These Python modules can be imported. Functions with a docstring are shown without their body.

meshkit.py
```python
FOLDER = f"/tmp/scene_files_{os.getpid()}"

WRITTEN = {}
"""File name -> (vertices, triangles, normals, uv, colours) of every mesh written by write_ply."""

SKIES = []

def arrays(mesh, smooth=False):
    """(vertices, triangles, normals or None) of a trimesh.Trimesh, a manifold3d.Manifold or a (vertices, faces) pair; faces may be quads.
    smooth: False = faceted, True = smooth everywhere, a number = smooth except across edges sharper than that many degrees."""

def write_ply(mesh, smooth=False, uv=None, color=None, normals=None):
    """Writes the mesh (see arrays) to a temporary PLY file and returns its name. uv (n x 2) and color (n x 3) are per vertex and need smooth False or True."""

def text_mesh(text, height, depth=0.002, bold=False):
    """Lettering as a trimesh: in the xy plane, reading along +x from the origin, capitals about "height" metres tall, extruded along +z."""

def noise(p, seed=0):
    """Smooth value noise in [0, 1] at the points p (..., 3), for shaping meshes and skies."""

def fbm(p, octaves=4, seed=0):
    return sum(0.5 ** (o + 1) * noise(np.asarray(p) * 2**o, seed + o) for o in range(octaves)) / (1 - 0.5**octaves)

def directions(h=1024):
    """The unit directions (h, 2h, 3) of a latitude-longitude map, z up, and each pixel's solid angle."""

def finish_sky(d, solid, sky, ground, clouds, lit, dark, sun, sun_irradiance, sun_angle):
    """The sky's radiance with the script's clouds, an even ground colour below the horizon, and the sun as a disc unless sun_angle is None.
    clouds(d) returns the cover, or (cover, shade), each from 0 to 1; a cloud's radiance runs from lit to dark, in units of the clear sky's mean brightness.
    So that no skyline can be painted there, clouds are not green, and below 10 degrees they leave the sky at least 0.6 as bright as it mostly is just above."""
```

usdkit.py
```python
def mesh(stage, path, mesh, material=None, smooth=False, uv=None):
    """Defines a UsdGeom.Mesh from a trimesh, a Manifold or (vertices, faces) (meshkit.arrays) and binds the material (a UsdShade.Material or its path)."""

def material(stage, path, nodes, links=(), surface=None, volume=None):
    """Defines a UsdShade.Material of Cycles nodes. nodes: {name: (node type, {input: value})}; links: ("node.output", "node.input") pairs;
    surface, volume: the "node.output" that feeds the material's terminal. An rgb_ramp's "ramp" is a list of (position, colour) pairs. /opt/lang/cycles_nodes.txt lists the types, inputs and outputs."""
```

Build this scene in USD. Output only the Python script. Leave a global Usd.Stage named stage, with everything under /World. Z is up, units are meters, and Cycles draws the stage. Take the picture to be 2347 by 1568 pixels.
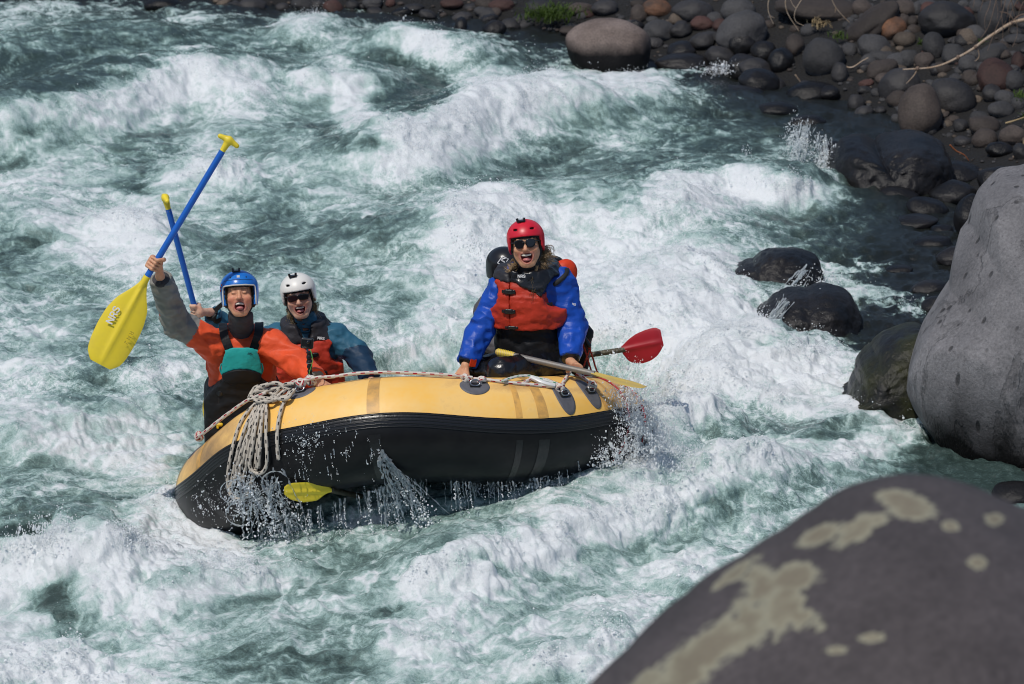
import math, random, numpy as np, trimesh, usdkit, meshkit
from pxr import Usd, UsdGeom, UsdLux, UsdShade, Gf, Sdf, Vt
from scipy.spatial import cKDTree
from scipy.interpolate import CubicSpline
from scipy.ndimage import gaussian_filter, gaussian_filter1d

stage = Usd.Stage.CreateInMemory()
UsdGeom.SetStageUpAxis(stage, UsdGeom.Tokens.z)
UsdGeom.SetStageMetersPerUnit(stage, 1.0)
WORLD = UsdGeom.Xform.Define(stage, '/World')
UsdGeom.Scope.Define(stage, '/World/Looks')

# ------------------------------------------------------------------ camera
PITCH, DIST, AIM_Z, FPX = math.radians(17.0), 20.0, 1.17, 8000.0     # FPX: focal length in pixels of a 2347 px wide picture
CAM = np.array([0.0, -DIST * math.cos(PITCH), AIM_Z + DIST * math.sin(PITCH)])
FWD = np.array([0.0, math.cos(PITCH), -math.sin(PITCH)])
UPV = np.array([0.0, math.sin(PITCH), math.cos(PITCH)])
RIGHT = np.array([1.0, 0.0, 0.0])
cam = UsdGeom.Camera.Define(stage, '/World/camera')
cam.AddTranslateOp().Set(Gf.Vec3d(*CAM))
cam.AddRotateXOp().Set(90.0 - math.degrees(PITCH))
cam.CreateHorizontalApertureAttr(36.0)
cam.CreateVerticalApertureAttr(36.0 * 684 / 1024)
cam.CreateFocalLengthAttr(FPX / 2347 * 36.0)
cam.CreateFStopAttr(4.5)
cam.CreateFocusDistanceAttr(20.2)
cam.CreateExposureAttr(-0.30)

# ------------------------------------------------------------------ sky and sun
SUN_DIR = np.array([-0.40, -0.50, 1.15]); SUN_DIR /= np.linalg.norm(SUN_DIR)
SUN_EL, SUN_ROT = math.asin(SUN_DIR[2]), math.atan2(SUN_DIR[0], SUN_DIR[1])
sky = UsdLux.DomeLight.Define(stage, '/World/sky')
sky.GetPrim().SetCustomDataByKey('kind', 'structure')
skym = usdkit.material(stage, '/World/Looks/sky_look', {
    's': ('sky_texture', {'sky_type': 'single_scattering', 'sun_disc': False, 'sun_elevation': SUN_EL, 'sun_rotation': SUN_ROT, 'altitude': 300.0}),
    'b': ('background_shader', {'strength': 0.122})}, [('s.color', 'b.color')], surface='b.background')
UsdShade.MaterialBindingAPI.Apply(sky.GetPrim()).Bind(skym)
sun = UsdLux.DistantLight.Define(stage, '/World/sun')
sun.CreateNormalizeAttr(True); sun.CreateIntensityAttr(0.88); sun.CreateAngleAttr(0.55); sun.CreateColorAttr(Gf.Vec3f(1.0, 0.95, 0.88))
_z = SUN_DIR; _x = np.cross([0, 0, 1.0], _z); _x /= np.linalg.norm(_x); _y = np.cross(_z, _x)
sun.AddTransformOp().Set(Gf.Matrix4d(*[float(t) for r in (np.r_[_x, 0], np.r_[_y, 0], np.r_[_z, 0], [0, 0, 0, 1]) for t in r]))

# ------------------------------------------------------------------ helpers
def ray(u, v):
    return FWD + RIGHT * ((u - 1173.5) / FPX) - UPV * ((v - 784.0) / FPX)
def P(u, v, y):
    """World point seen at picture position (u, v) that lies in the vertical plane of depth y."""
    d = ray(u, v)
    return CAM + d * ((y - CAM[1]) / d[1])
def G(u, v, z=0.0):
    d = ray(u, v)
    return CAM + d * ((z - CAM[2]) / d[2])
def proj(p):
    q = np.asarray(p, float) - CAM
    w = q @ FWD
    return 1173.5 + FPX * (q @ RIGHT) / w, 784.0 - FPX * (q @ UPV) / w
def px(y_or_point):
    """Metres per picture pixel at a depth."""
    y = y_or_point if np.ndim(y_or_point) == 0 else y_or_point[1]
    return (y - CAM[1]) / math.cos(PITCH) / FPX

_used = {}
def numbered(parent, name):
    k = _used.get((parent, name), -1) + 1
    _used[(parent, name)] = k
    return name if k == 0 else f'{name}_{k:03d}'
def path_of(parent, name):
    pp = str(parent.GetPath()) if parent is not None else '/World'
    return pp + '/' + numbered(pp, name)
def tag(prim, label=None, cat=None, group=None, kind=None):
    prim = prim.GetPrim() if hasattr(prim, 'GetPrim') else prim
    for k, v in (('label', label), ('category', cat), ('group', group), ('kind', kind)):
        if v: prim.SetCustomDataByKey(k, v)
    return prim
def obj(name, mesh, mat, parent=None, smooth=False, tint=None, st=None, label=None, kind=None):
    m = usdkit.mesh(stage, path_of(parent, name), mesh, mat, smooth=smooth)
    if tint is not None:
        UsdGeom.PrimvarsAPI(m).CreatePrimvar('tint', Sdf.ValueTypeNames.Color3fArray, 'vertex').Set(Vt.Vec3fArray.FromNumpy(np.asarray(tint, np.float32)))
    if st is not None:
        UsdGeom.PrimvarsAPI(m).CreatePrimvar('st', Sdf.ValueTypeNames.TexCoord2fArray, 'vertex').Set(Vt.Vec2fArray.FromNumpy(np.asarray(st, np.float32)))
    m.CreateDoubleSidedAttr(True)
    return tag(m, label, kind=kind)
def thing(name, label, cat, loc=(0, 0, 0), group=None, kind=None):
    x = UsdGeom.Xform.Define(stage, path_of(None, name))
    return tag(x, label, cat, group, kind)

_PERM = np.random.default_rng(7).permutation(4096).astype(np.int32)
_ANG = np.random.default_rng(8).uniform(0, 2 * np.pi, 4096)
_GX, _GY = np.cos(_ANG).astype(np.float32), np.sin(_ANG).astype(np.float32)
def perlin2(x, y, seed=0):
    """Gradient noise, about -1..1."""
    x = np.asarray(x, np.float32); y = np.asarray(y, np.float32)
    xi = np.floor(x).astype(np.int32); yi = np.floor(y).astype(np.int32)
    fx = x - xi; fy = y - yi
    u = fx * fx * fx * (fx * (fx * 6 - 15) + 10); v = fy * fy * fy * (fy * (fy * 6 - 15) + 10)
    def g(ix, iy, dx, dy):
        h = _PERM[(_PERM[(ix + seed * 131) & 4095] + iy) & 4095]
        return _GX[h] * dx + _GY[h] * dy
    a = g(xi, yi, fx, fy); b = g(xi + 1, yi, fx - 1, fy); c = g(xi, yi + 1, fx, fy - 1); d = g(xi + 1, yi + 1, fx - 1, fy - 1)
    return (a + u * (b - a) + v * ((c + u * (d - c)) - (a + u * (b - a)))) * 1.5
_G3 = np.random.default_rng(9).normal(size=(4096, 3)).astype(np.float32); _G3 /= np.linalg.norm(_G3, axis=1, keepdims=True)
_GA, _GB, _GC = (np.ascontiguousarray(_G3[:, k]) for k in range(3))
def perlin3(x, y, z, seed=0):
    x, y, z = (np.asarray(a, np.float32) for a in (x, y, z))
    xi, yi, zi = (np.floor(a).astype(np.int32) for a in (x, y, z))
    fx, fy, fz = x - xi, y - yi, z - zi
    u, v, w = (f * f * f * (f * (f * 6 - 15) + 10) for f in (fx, fy, fz))
    px_ = [_PERM[(xi + i + seed * 131) & 4095] for i in (0, 1)]
    pxy = [[_PERM[(px_[i] + yi + j) & 4095] for j in (0, 1)] for i in (0, 1)]
    def g(i, j, k):
        h = _PERM[(pxy[i][j] + zi + k) & 4095]
        return _GA[h] * (fx - i) + _GB[h] * (fy - j) + _GC[h] * (fz - k)
    def lx(j, k): a = g(0, j, k); return a + u * (g(1, j, k) - a)
    def ly(k): a = lx(0, k); return a + v * (lx(1, k) - a)
    a = ly(0); return (a + w * (ly(1) - a)) * 1.55
def fbm3(x, y, z, oct=4, seed=0, gain=0.5, ridged=False):
    s, a, n = 0, 1.0, 0
    for o in range(oct):
        k = 2.03 ** o; p = perlin3(x * k + 17.3 * o, y * k - 9.1 * o, z * k + 3.7 * o, seed + o)
        s = s + a * ((1 - 2 * np.abs(p)) if ridged else p); n += a; a *= gain
    return s / n
def fbm2(x, y, oct=4, seed=0, gain=0.5, ridged=False):
    s, a, n = 0, 1.0, 0
    for o in range(oct):
        p = perlin2(x * 2.03 ** o + 17.3 * o, y * 2.03 ** o - 9.1 * o, seed + o)
        s = s + a * ((1 - 2 * np.abs(p)) if ridged else p); n += a; a *= gain
    return s / n
def sstep(a, b, x):
    t = np.clip((x - a) / (b - a), 0, 1)
    return t * t * (3 - 2 * t)
def noise3(p, scale, seed=0, oct=2):
    return meshkit.fbm(np.asarray(p) * scale, oct, seed) - 0.5
def unit(v):
    v = np.asarray(v, float); return v / np.linalg.norm(v)

# ------------------------------------------------------------------ materials
def M(name, nodes, links, surface='p.BSDF', volume=None):
    return usdkit.material(stage, '/World/Looks/' + name, nodes, links, surface=surface, volume=volume)
def mat(name, color, rough=0.5, var=0.15, scale=6.0, bump=0.0, bscale=60.0, spec=0.5, color2=None, wear=0.5, **extra):
    """A surface of one colour with a noise variation, or two colours mixed by noise, and fine relief."""
    c = np.array(color, float)
    c2 = np.array(color2, float) if color2 is not None else c * (1 - var)
    n = {'g': ('geometry', {}), 'n': ('noise_texture', {'scale': scale, 'detail': 5.0, 'roughness': 0.6}),
         'r': ('rgb_ramp', {'ramp': [(0.0, c2), (max(0.02, wear - 0.18), c2), (min(0.98, wear + 0.18), c), (1.0, c)]}),
         'p': ('principled_bsdf', {'roughness': rough, 'specular_ior_level': spec, **extra})}
    l = [('g.position', 'n.vector'), ('n.fac', 'r.fac'), ('r.color', 'p.base_color')]
    if bump:
        n['bn'] = ('noise_texture', {'scale': bscale, 'detail': 4.0}); n['b'] = ('bump', {'strength': bump, 'distance': 0.01})
        l += [('g.position', 'bn.vector'), ('bn.fac', 'b.height'), ('b.normal', 'p.normal')]
    return M(name, n, l)
def tinted(name, rough=0.5, spec=0.5, bump=0.0, bscale=80.0, var=0.1, vscale=30.0, **extra):
    """A surface whose own colour comes from the mesh's tint, with a slight variation."""
    n = {'a': ('attribute', {'attribute': 'tint'}), 'g': ('geometry', {}), 'n': ('noise_texture', {'scale': vscale, 'detail': 4.0}),
         'mr': ('map_range', {'from_min': 0.3, 'from_max': 0.7, 'to_min': 1 - var, 'to_max': 1 + var}),
         'm': ('mix_color', {'blend_type': 'multiply', 'fac': 1.0}), 'cc': ('combine_xyz', {}),
         'p': ('principled_bsdf', {'roughness': rough, 'specular_ior_level': spec, **extra})}
    l = [('g.position', 'n.vector'), ('n.fac', 'mr.value'), ('mr.result', 'cc.x'), ('mr.result', 'cc.y'), ('mr.result', 'cc.z'),
         ('a.color', 'm.a'), ('cc.vector', 'm.b'), ('m.result', 'p.base_color')]
    if bump:
        n['bn'] = ('noise_texture', {'scale': bscale, 'detail': 4.0}); n['b'] = ('bump', {'strength': bump, 'distance': 0.01})
        l += [('g.position', 'bn.vector'), ('bn.fac', 'b.height'), ('b.normal', 'p.normal')]
    return M(name, n, l)
# ------------------------------------------------------------------ river bed and banks
SHORE_PX = [(-6000, -30), (-1200, -12), (300, -2), (420, 10), (600, 22), (800, 34), (1000, 48), (1200, 66), (1290, 84), (1500, 150), (1680, 180), (1820, 225), (1960, 245), (2040, 290), (2120, 330), (2190, 420), (2230, 520), (2190, 640), (2130, 750), (2120, 900), (2180, 1020), (2260, 1085), (2360, 1110), (2900, 1130), (5200, 1130)]
SHORE = np.array([G(u, v, 0.0)[:2] for u, v in SHORE_PX])
def shore_dist(x, y):
    """Distance to the far/right shore line, positive on the bank."""
    p = np.stack([x, y], -1).reshape(-1, 2); best = np.full(len(p), 1e9); side = np.zeros(len(p))
    for a, b in zip(SHORE[:-1], SHORE[1:]):
        ab = b - a; t = np.clip(((p - a) @ ab) / (ab @ ab), 0, 1); q = p - (a + t[:, None] * ab); d = np.hypot(q[:, 0], q[:, 1])
        s = ab[0] * (p[:, 1] - a[1]) - ab[1] * (p[:, 0] - a[0])
        m = d < best; best[m] = d[m]; side[m] = s[m]
    return (best * np.sign(side)).reshape(np.shape(x))
def terrain_z(x, y):
    d = shore_dist(x, y)
    z = np.where(d > 0, 0.02 + 0.30 * np.minimum(d, 14) + 0.12 * np.maximum(d - 14, 0), np.maximum(-1.1, -0.05 + 0.45 * d))
    near = -5.2 - y + 0.4 * np.sin(x * 0.7)
    zn = np.where(near > 0, 0.42 * np.minimum(near, 13.5) + 0.2 * np.maximum(near - 13.5, 0), np.maximum(-1.1, 0.5 * near))
    return np.maximum(z, zn) + 0.05 * fbm2(x * 1.3, y * 1.3, 3, 40)
def grid_mesh(xs, ys, zf):
    X, Y = np.meshgrid(xs, ys); Z = zf(X, Y)
    return np.stack([X, Y, Z], -1).reshape(-1, 3), grid_faces(len(ys), len(xs))
def grid_faces(nr, nc):
    i = np.arange(nr * nc).reshape(nr, nc)
    a, b, c, d = i[:-1, :-1].ravel(), i[:-1, 1:].ravel(), i[1:, 1:].ravel(), i[1:, :-1].ravel()
    return np.concatenate([np.stack([a, b, c], 1), np.stack([a, c, d], 1)])
_tx = np.unique(np.r_[-300, -160, -90, -50, -30, np.linspace(-16, 16, 170), 30, 50, 90, 160, 300])
_ty = np.unique(np.r_[-200, -120, -60, -35, np.linspace(-22, 30, 200), 50, 80, 140, 220, 400])
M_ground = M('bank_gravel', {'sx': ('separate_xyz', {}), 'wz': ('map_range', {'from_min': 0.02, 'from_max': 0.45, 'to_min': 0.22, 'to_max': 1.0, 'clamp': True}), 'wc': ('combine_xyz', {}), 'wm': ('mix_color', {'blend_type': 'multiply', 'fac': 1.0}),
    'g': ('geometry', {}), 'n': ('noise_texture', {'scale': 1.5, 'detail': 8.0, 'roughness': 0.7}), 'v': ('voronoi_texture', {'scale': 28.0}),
    'r': ('rgb_ramp', {'ramp': [(0.3, (0.004, 0.0034, 0.003)), (0.55, (0.009, 0.0075, 0.0062)), (0.78, (0.022, 0.018, 0.014))]}),  # dark earth, its colour lowered further to hold the shade on the bank
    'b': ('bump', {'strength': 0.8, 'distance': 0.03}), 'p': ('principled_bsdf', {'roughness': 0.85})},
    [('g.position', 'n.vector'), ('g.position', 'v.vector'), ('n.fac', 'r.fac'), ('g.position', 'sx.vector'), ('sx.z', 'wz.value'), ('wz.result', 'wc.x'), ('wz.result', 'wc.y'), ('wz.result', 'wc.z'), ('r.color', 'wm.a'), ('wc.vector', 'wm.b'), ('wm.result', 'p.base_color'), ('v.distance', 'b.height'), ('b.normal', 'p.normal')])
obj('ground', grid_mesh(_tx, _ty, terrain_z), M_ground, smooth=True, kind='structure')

# ------------------------------------------------------------------ the river surface
# foam cover: (u, v, half width, half height, tilt in degrees, cover 0..1[, weight]) of patches, mostly read off the photograph, laid on the water
FOAM = [
 (120,200,190,70,0,.20),(420,90,230,45,-8,.26),(150,150,200,70,0,.22),(250,20,280,26,2,.58),(620,110,110,45,0,.34),(480,45,120,18,0,.62),(90,110,140,16,4,.42),(300,130,160,14,-6,.40),(60,60,90,25,0,.45),(330,55,120,20,-5,.35),(60,300,40,30,0,.3),(540,55,80,25,0,.2),(180,95,120,25,5,.3),
 (430,155,85,36,15,.92),(300,215,120,40,15,.95),(130,255,110,32,12,.92),(460,215,150,38,0,.88),(560,180,60,40,0,.75),(250,260,120,40,0,.85),(30,270,40,30,0,.85),
 (680,70,75,28,8,.88),(760,100,70,35,0,.55),(820,60,70,30,0,.55),(860,100,60,30,0,.45),(940,95,60,28,0,.95),(1010,118,75,25,0,.88),(1100,110,60,35,0,.5),(890,75,25,25,40,.7),
 (760,185,90,45,0,.85),(800,260,55,70,0,.88),(700,200,70,35,0,.75),(980,215,60,55,0,.12),(930,235,60,40,0,.2),(850,150,80,22,0,.22),(640,205,60,25,0,.4),(700,150,50,22,0,.3),
 (1100,60,170,13,4,.05),(1000,45,150,10,3,.08),(1170,120,90,45,0,.35),(1210,200,90,22,0,.78),(1350,220,210,32,-3,.82),(1200,265,150,45,0,.88),(1020,330,150,55,20,.97),(900,375,90,38,10,.96),(1060,290,120,50,10,.92),(1130,180,60,20,0,.65),
 (1400,300,190,55,0,.42),(1450,205,90,26,0,.88),(1560,172,110,16,8,.72),(1600,260,150,55,0,.22),(1750,235,150,55,-10,.08),(1900,300,150,55,-8,.06),(1800,360,50,50,75,.4),(1700,330,90,40,0,.2),
 (1540,250,120,18,22,.55),(1440,320,120,16,20,.6),(1300,350,60,35,0,.18),(1210,400,130,22,10,.3),(1450,390,150,35,0,.3),(1350,270,60,22,0,.4),(1560,330,70,40,0,.2),
 (100,330,150,45,0,.6),(335,345,85,55,0,.3),(200,290,150,26,0,.7),(30,375,45,35,0,.3),(120,390,70,30,0,.55),(480,300,90,45,0,.6),(620,330,130,55,0,.5),(560,260,80,35,0,.6),(700,265,60,35,0,.5),
 (800,325,95,28,-18,.16),(680,300,60,18,0,.25),(700,395,100,35,0,.62),(475,420,110,38,5,.92),(320,440,38,38,0,.15),(200,430,90,55,0,.6),(60,420,80,28,0,.75),(640,420,80,30,0,.5),(800,420,80,40,0,.55),
 (30,580,60,55,0,.28),(100,520,110,45,0,.7),(280,510,85,55,0,.85),(300,600,60,55,0,.82),(170,590,70,45,0,.72),(95,560,50,25,20,.25),(230,480,50,30,0,.45),
 (640,485,150,75,0,.42),(600,560,150,55,-6,.24),(740,520,80,40,0,.42),(860,560,110,55,0,.35),(900,470,80,38,0,.45),(500,520,80,40,0,.5),(480,470,50,30,0,.6),(780,470,50,30,0,.6),
 (950,620,100,55,0,.6),(1055,600,70,85,0,.92),(1130,510,120,45,8,.92),(1000,720,60,60,0,.75),(940,800,70,45,0,.62),(900,700,60,50,0,.45),(830,650,60,50,0,.4),(800,600,60,30,15,.6),(760,740,60,50,0,.5),(1060,780,40,50,0,.7),
 (1350,540,190,65,0,.78),(1420,690,140,95,0,.86),(1520,560,110,70,0,.82),(1300,620,90,70,0,.85),(1345,745,35,26,0,.40),(1440,790,80,35,0,.85),(1560,680,70,90,0,.85),
 (1650,435,130,32,8,.97),(1800,450,110,24,0,.92),(1560,430,60,28,0,.9),(1400,445,110,28,0,.5),(1300,455,80,20,0,.45),(1880,470,60,20,0,.75),(1700,480,180,20,0,.7),
 (1700,530,140,38,0,.5),(1610,560,50,45,0,.6),(1850,520,120,36,0,.3),(1950,550,100,36,0,.2),(2060,550,110,55,0,.12),(2060,450,120,45,0,.06),(2000,640,90,35,0,.3),(2100,620,70,50,0,.12),
 (1890,635,70,22,-15,.8),(1960,665,60,40,0,.75),(2060,705,60,28,0,.75),(2010,760,70,35,0,.35),(1930,720,40,30,0,.5),(1840,610,60,20,0,.5),
 (1690,760,55,60,0,.92),(1640,720,45,70,0,.92),(1600,810,120,75,0,.95),(1750,870,170,55,0,.98),(1850,855,60,50,0,.92),(1900,940,70,40,0,.8),(1700,700,30,40,0,.7),
 (1820,985,220,22,3,.32),(1690,975,80,25,0,.55),(2050,975,85,26,8,.92),(1860,1050,210,32,10,.78),(1650,1095,160,36,12,.78),(2150,1060,70,45,0,.08),(2010,1085,100,26,8,.5),(1500,1050,70,60,0,.85),(1800,920,150,25,0,.85),(1560,950,80,50,0,.8),(2200,1120,120,40,0,.05),(1780,1020,90,16,5,.45),
 (100,700,120,55,0,.5),(240,700,80,60,0,.4),(70,800,60,50,0,.6),(200,905,110,45,0,.42),(350,880,70,35,0,.78),(100,865,90,35,0,.75),(270,830,80,28,0,.3),(400,780,60,40,0,.5),(420,930,50,40,0,.35),(40,930,60,40,0,.7),
 (150,1000,130,50,0,.72),(300,1050,80,50,0,.78),(60,1090,70,30,0,.42),(330,960,80,35,0,.7),(220,1110,90,40,0,.45),
 (100,1180,120,30,0,.35),(200,1150,60,30,0,.42),(40,1215,45,22,0,.2),(350,1180,60,45,0,.82),(420,1270,130,38,0,.86),(270,1200,50,30,0,.55),
 (130,1275,110,48,-5,.98),(230,1300,80,40,0,.95),(115,1390,58,42,30,.18),(50,1340,60,60,0,.92),(250,1350,60,45,0,.9),(320,1400,90,40,0,.78),(450,1385,140,26,15,.86),(50,1480,80,55,0,.88),(150,1545,150,35,0,.92),(340,1340,60,30,0,.6),
 (850,1205,220,60,0,.52),(1050,1150,170,40,0,.56),(820,1150,160,40,0,.50),(650,1250,100,40,0,.45),(820,1295,140,34,0,.38),(690,1300,90,34,0,.55),(600,1330,150,26,8,.78),(500,1290,80,30,0,.8),  # aerated water under the bow, cover raised to brighten the shade there
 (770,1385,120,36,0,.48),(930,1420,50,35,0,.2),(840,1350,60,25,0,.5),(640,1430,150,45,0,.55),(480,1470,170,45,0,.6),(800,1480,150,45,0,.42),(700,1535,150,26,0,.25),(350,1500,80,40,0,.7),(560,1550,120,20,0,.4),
 (1050,1325,150,26,14,.92),(1200,1275,150,28,14,.96),(1350,1205,150,32,15,.92),(1500,1165,140,28,12,.92),(1080,1375,60,26,0,.96),(980,1440,70,50,50,.84),(930,1500,60,40,30,.8),(1250,1230,100,30,12,.8),(1150,1220,100,30,10,.55),
 (1310,1325,170,45,12,.50),(1500,1245,170,42,10,.46),(1620,1190,120,30,10,.5),(1200,1450,200,55,0,.64),(1400,1420,110,45,20,.78),(1300,1545,160,30,0,.86),(1100,1545,150,30,0,.72),(1700,1235,60,26,0,.66),(1000,1560,100,20,0,.6),(1550,1330,80,40,25,.75),(1420,1500,80,30,25,.8)]
# standing waves: crest polyline in picture positions, height in m, run-out behind and in front in m
WAVES = [
 ([(-100,285),(60,250),(250,195),(430,135),(560,180)],.42,1.6,.7),
 ([(-200,120),(200,100),(500,60)],.22,1.5,.9),
 ([(640,75),(720,55),(800,60)],.22,.8,.6),
 ([(890,95),(940,75),(1040,100),(1130,120)],.34,.9,.6),
 ([(690,190),(760,160),(860,190)],.30,1.0,.6),
 ([(800,380),(880,345),(1000,290),(1120,240),(1280,215),(1450,195)],.36,1.4,.7),
 ([(420,410),(480,390),(560,410)],.2,.7,.5),
 ([(1480,455),(1560,425),(1660,400),(1780,425),(1880,440)],.30,1.2,.6),
 ([(990,600),(1050,540),(1150,490),(1300,475),(1500,500),(1600,540)],.34,1.5,.9),
 ([(240,540),(300,500),(360,560)],.18,.6,.5),
 ([(-80,480),(60,500),(160,540)],.15,.7,.5),
 ([(560,760),(700,560),(900,580)],.10,.9,.6),
 ([(1380,800),(1450,740),(1560,660),(1620,600)],.24,.9,.9),
 ([(1480,930),(1560,850),(1700,800),(1900,830)],.22,.8,.8),
 ([(1400,1120),(1480,1000),(1560,960),(1640,990)],.30,.6,.6),
 ([(-60,1270),(60,1255),(140,1225),(210,1270),(240,1330)],.34,.5,.45),
 ([(300,1380),(440,1360),(620,1310)],.12,.6,.4),
 ([(850,1375),(1000,1330),(1200,1262),(1350,1195),(1500,1150),(1700,1100),(1900,1045)],.26,.7,.5),
 ([(900,1520),(1000,1450),(1130,1400)],.12,.5,.5),
 ([(1150,1560),(1350,1520),(1500,1440)],.12,.5,.4),
 ([(1800,1050),(1950,985),(2080,965)],.12,.6,.4),
 ([(0,880),(200,860),(420,850)],.12,.8,.5),
 ([(-50,1030),(150,990),(330,940)],.14,.7,.5)]
def wave_height(X, Y):
    H = np.zeros_like(X)
    for line, amp, back, front in WAVES:
        pts = np.array([G(u, v + 0.5 * amp * 380, 0.0)[:2] for u, v in line])
        t = np.linspace(0, len(pts) - 1, 120 * (len(pts) - 1) + 1); i = np.minimum(t.astype(int), len(pts) - 2); f = (t - i)[:, None]
        q = pts[i] * (1 - f) + pts[i + 1] * f
        q = gaussian_filter1d(q, 40, axis=0, mode='nearest')
        m = (X > q[:, 0].min() - 1.6) & (X < q[:, 0].max() + 1.6) & (Y > q[:, 1].min() - 2.5) & (Y < q[:, 1].max() + 4)
        if not m.any(): continue
        d, k = cKDTree(q).query(np.stack([X[m], Y[m]], 1))
        r = Y[m] - q[k, 1]
        end = np.minimum(k, len(q) - 1 - k) / len(q)
        w = np.where(r > 0, back, front)
        H[m] = np.maximum(H[m], amp * np.exp(-(d / w) ** 2 * 2.2) * (0.45 + 0.55 * sstep(0, .18, end)))
    return H
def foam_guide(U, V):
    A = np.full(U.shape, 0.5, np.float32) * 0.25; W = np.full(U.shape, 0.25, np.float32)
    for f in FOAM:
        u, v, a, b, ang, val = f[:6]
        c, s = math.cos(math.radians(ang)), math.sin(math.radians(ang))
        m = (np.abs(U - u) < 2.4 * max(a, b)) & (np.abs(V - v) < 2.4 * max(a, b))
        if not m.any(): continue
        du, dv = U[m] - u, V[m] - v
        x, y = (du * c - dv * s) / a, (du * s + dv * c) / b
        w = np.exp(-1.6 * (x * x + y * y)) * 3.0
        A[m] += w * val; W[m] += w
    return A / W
NC, NR = 960, 800
_s = np.r_[-9, -6, -4, -2.8, -2.0, -1.6, -1.4, np.linspace(-1.27, 1.27, NC - 14), 1.4, 1.6, 2.0, 2.8, 4, 6, 9]
_v = np.r_[np.linspace(-75, 1640, NR - 10)[::1]]
_yrow = np.array([G(1173, v, 0.0)[1] for v in _v])
_yrow = np.r_[_yrow[0] + np.array([14, 9, 6, 3, 1.2]), _yrow, _yrow[-1] - np.array([.3, .7, 1.2, 1.8, 2.6])]
_half = (np.maximum(_yrow, -6) - CAM[1]) / math.cos(PITCH) / FPX * 1173.5
WX = _half[:, None] * _s[None, :]; WY = np.repeat(_yrow[:, None], len(_s), 1)
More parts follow.
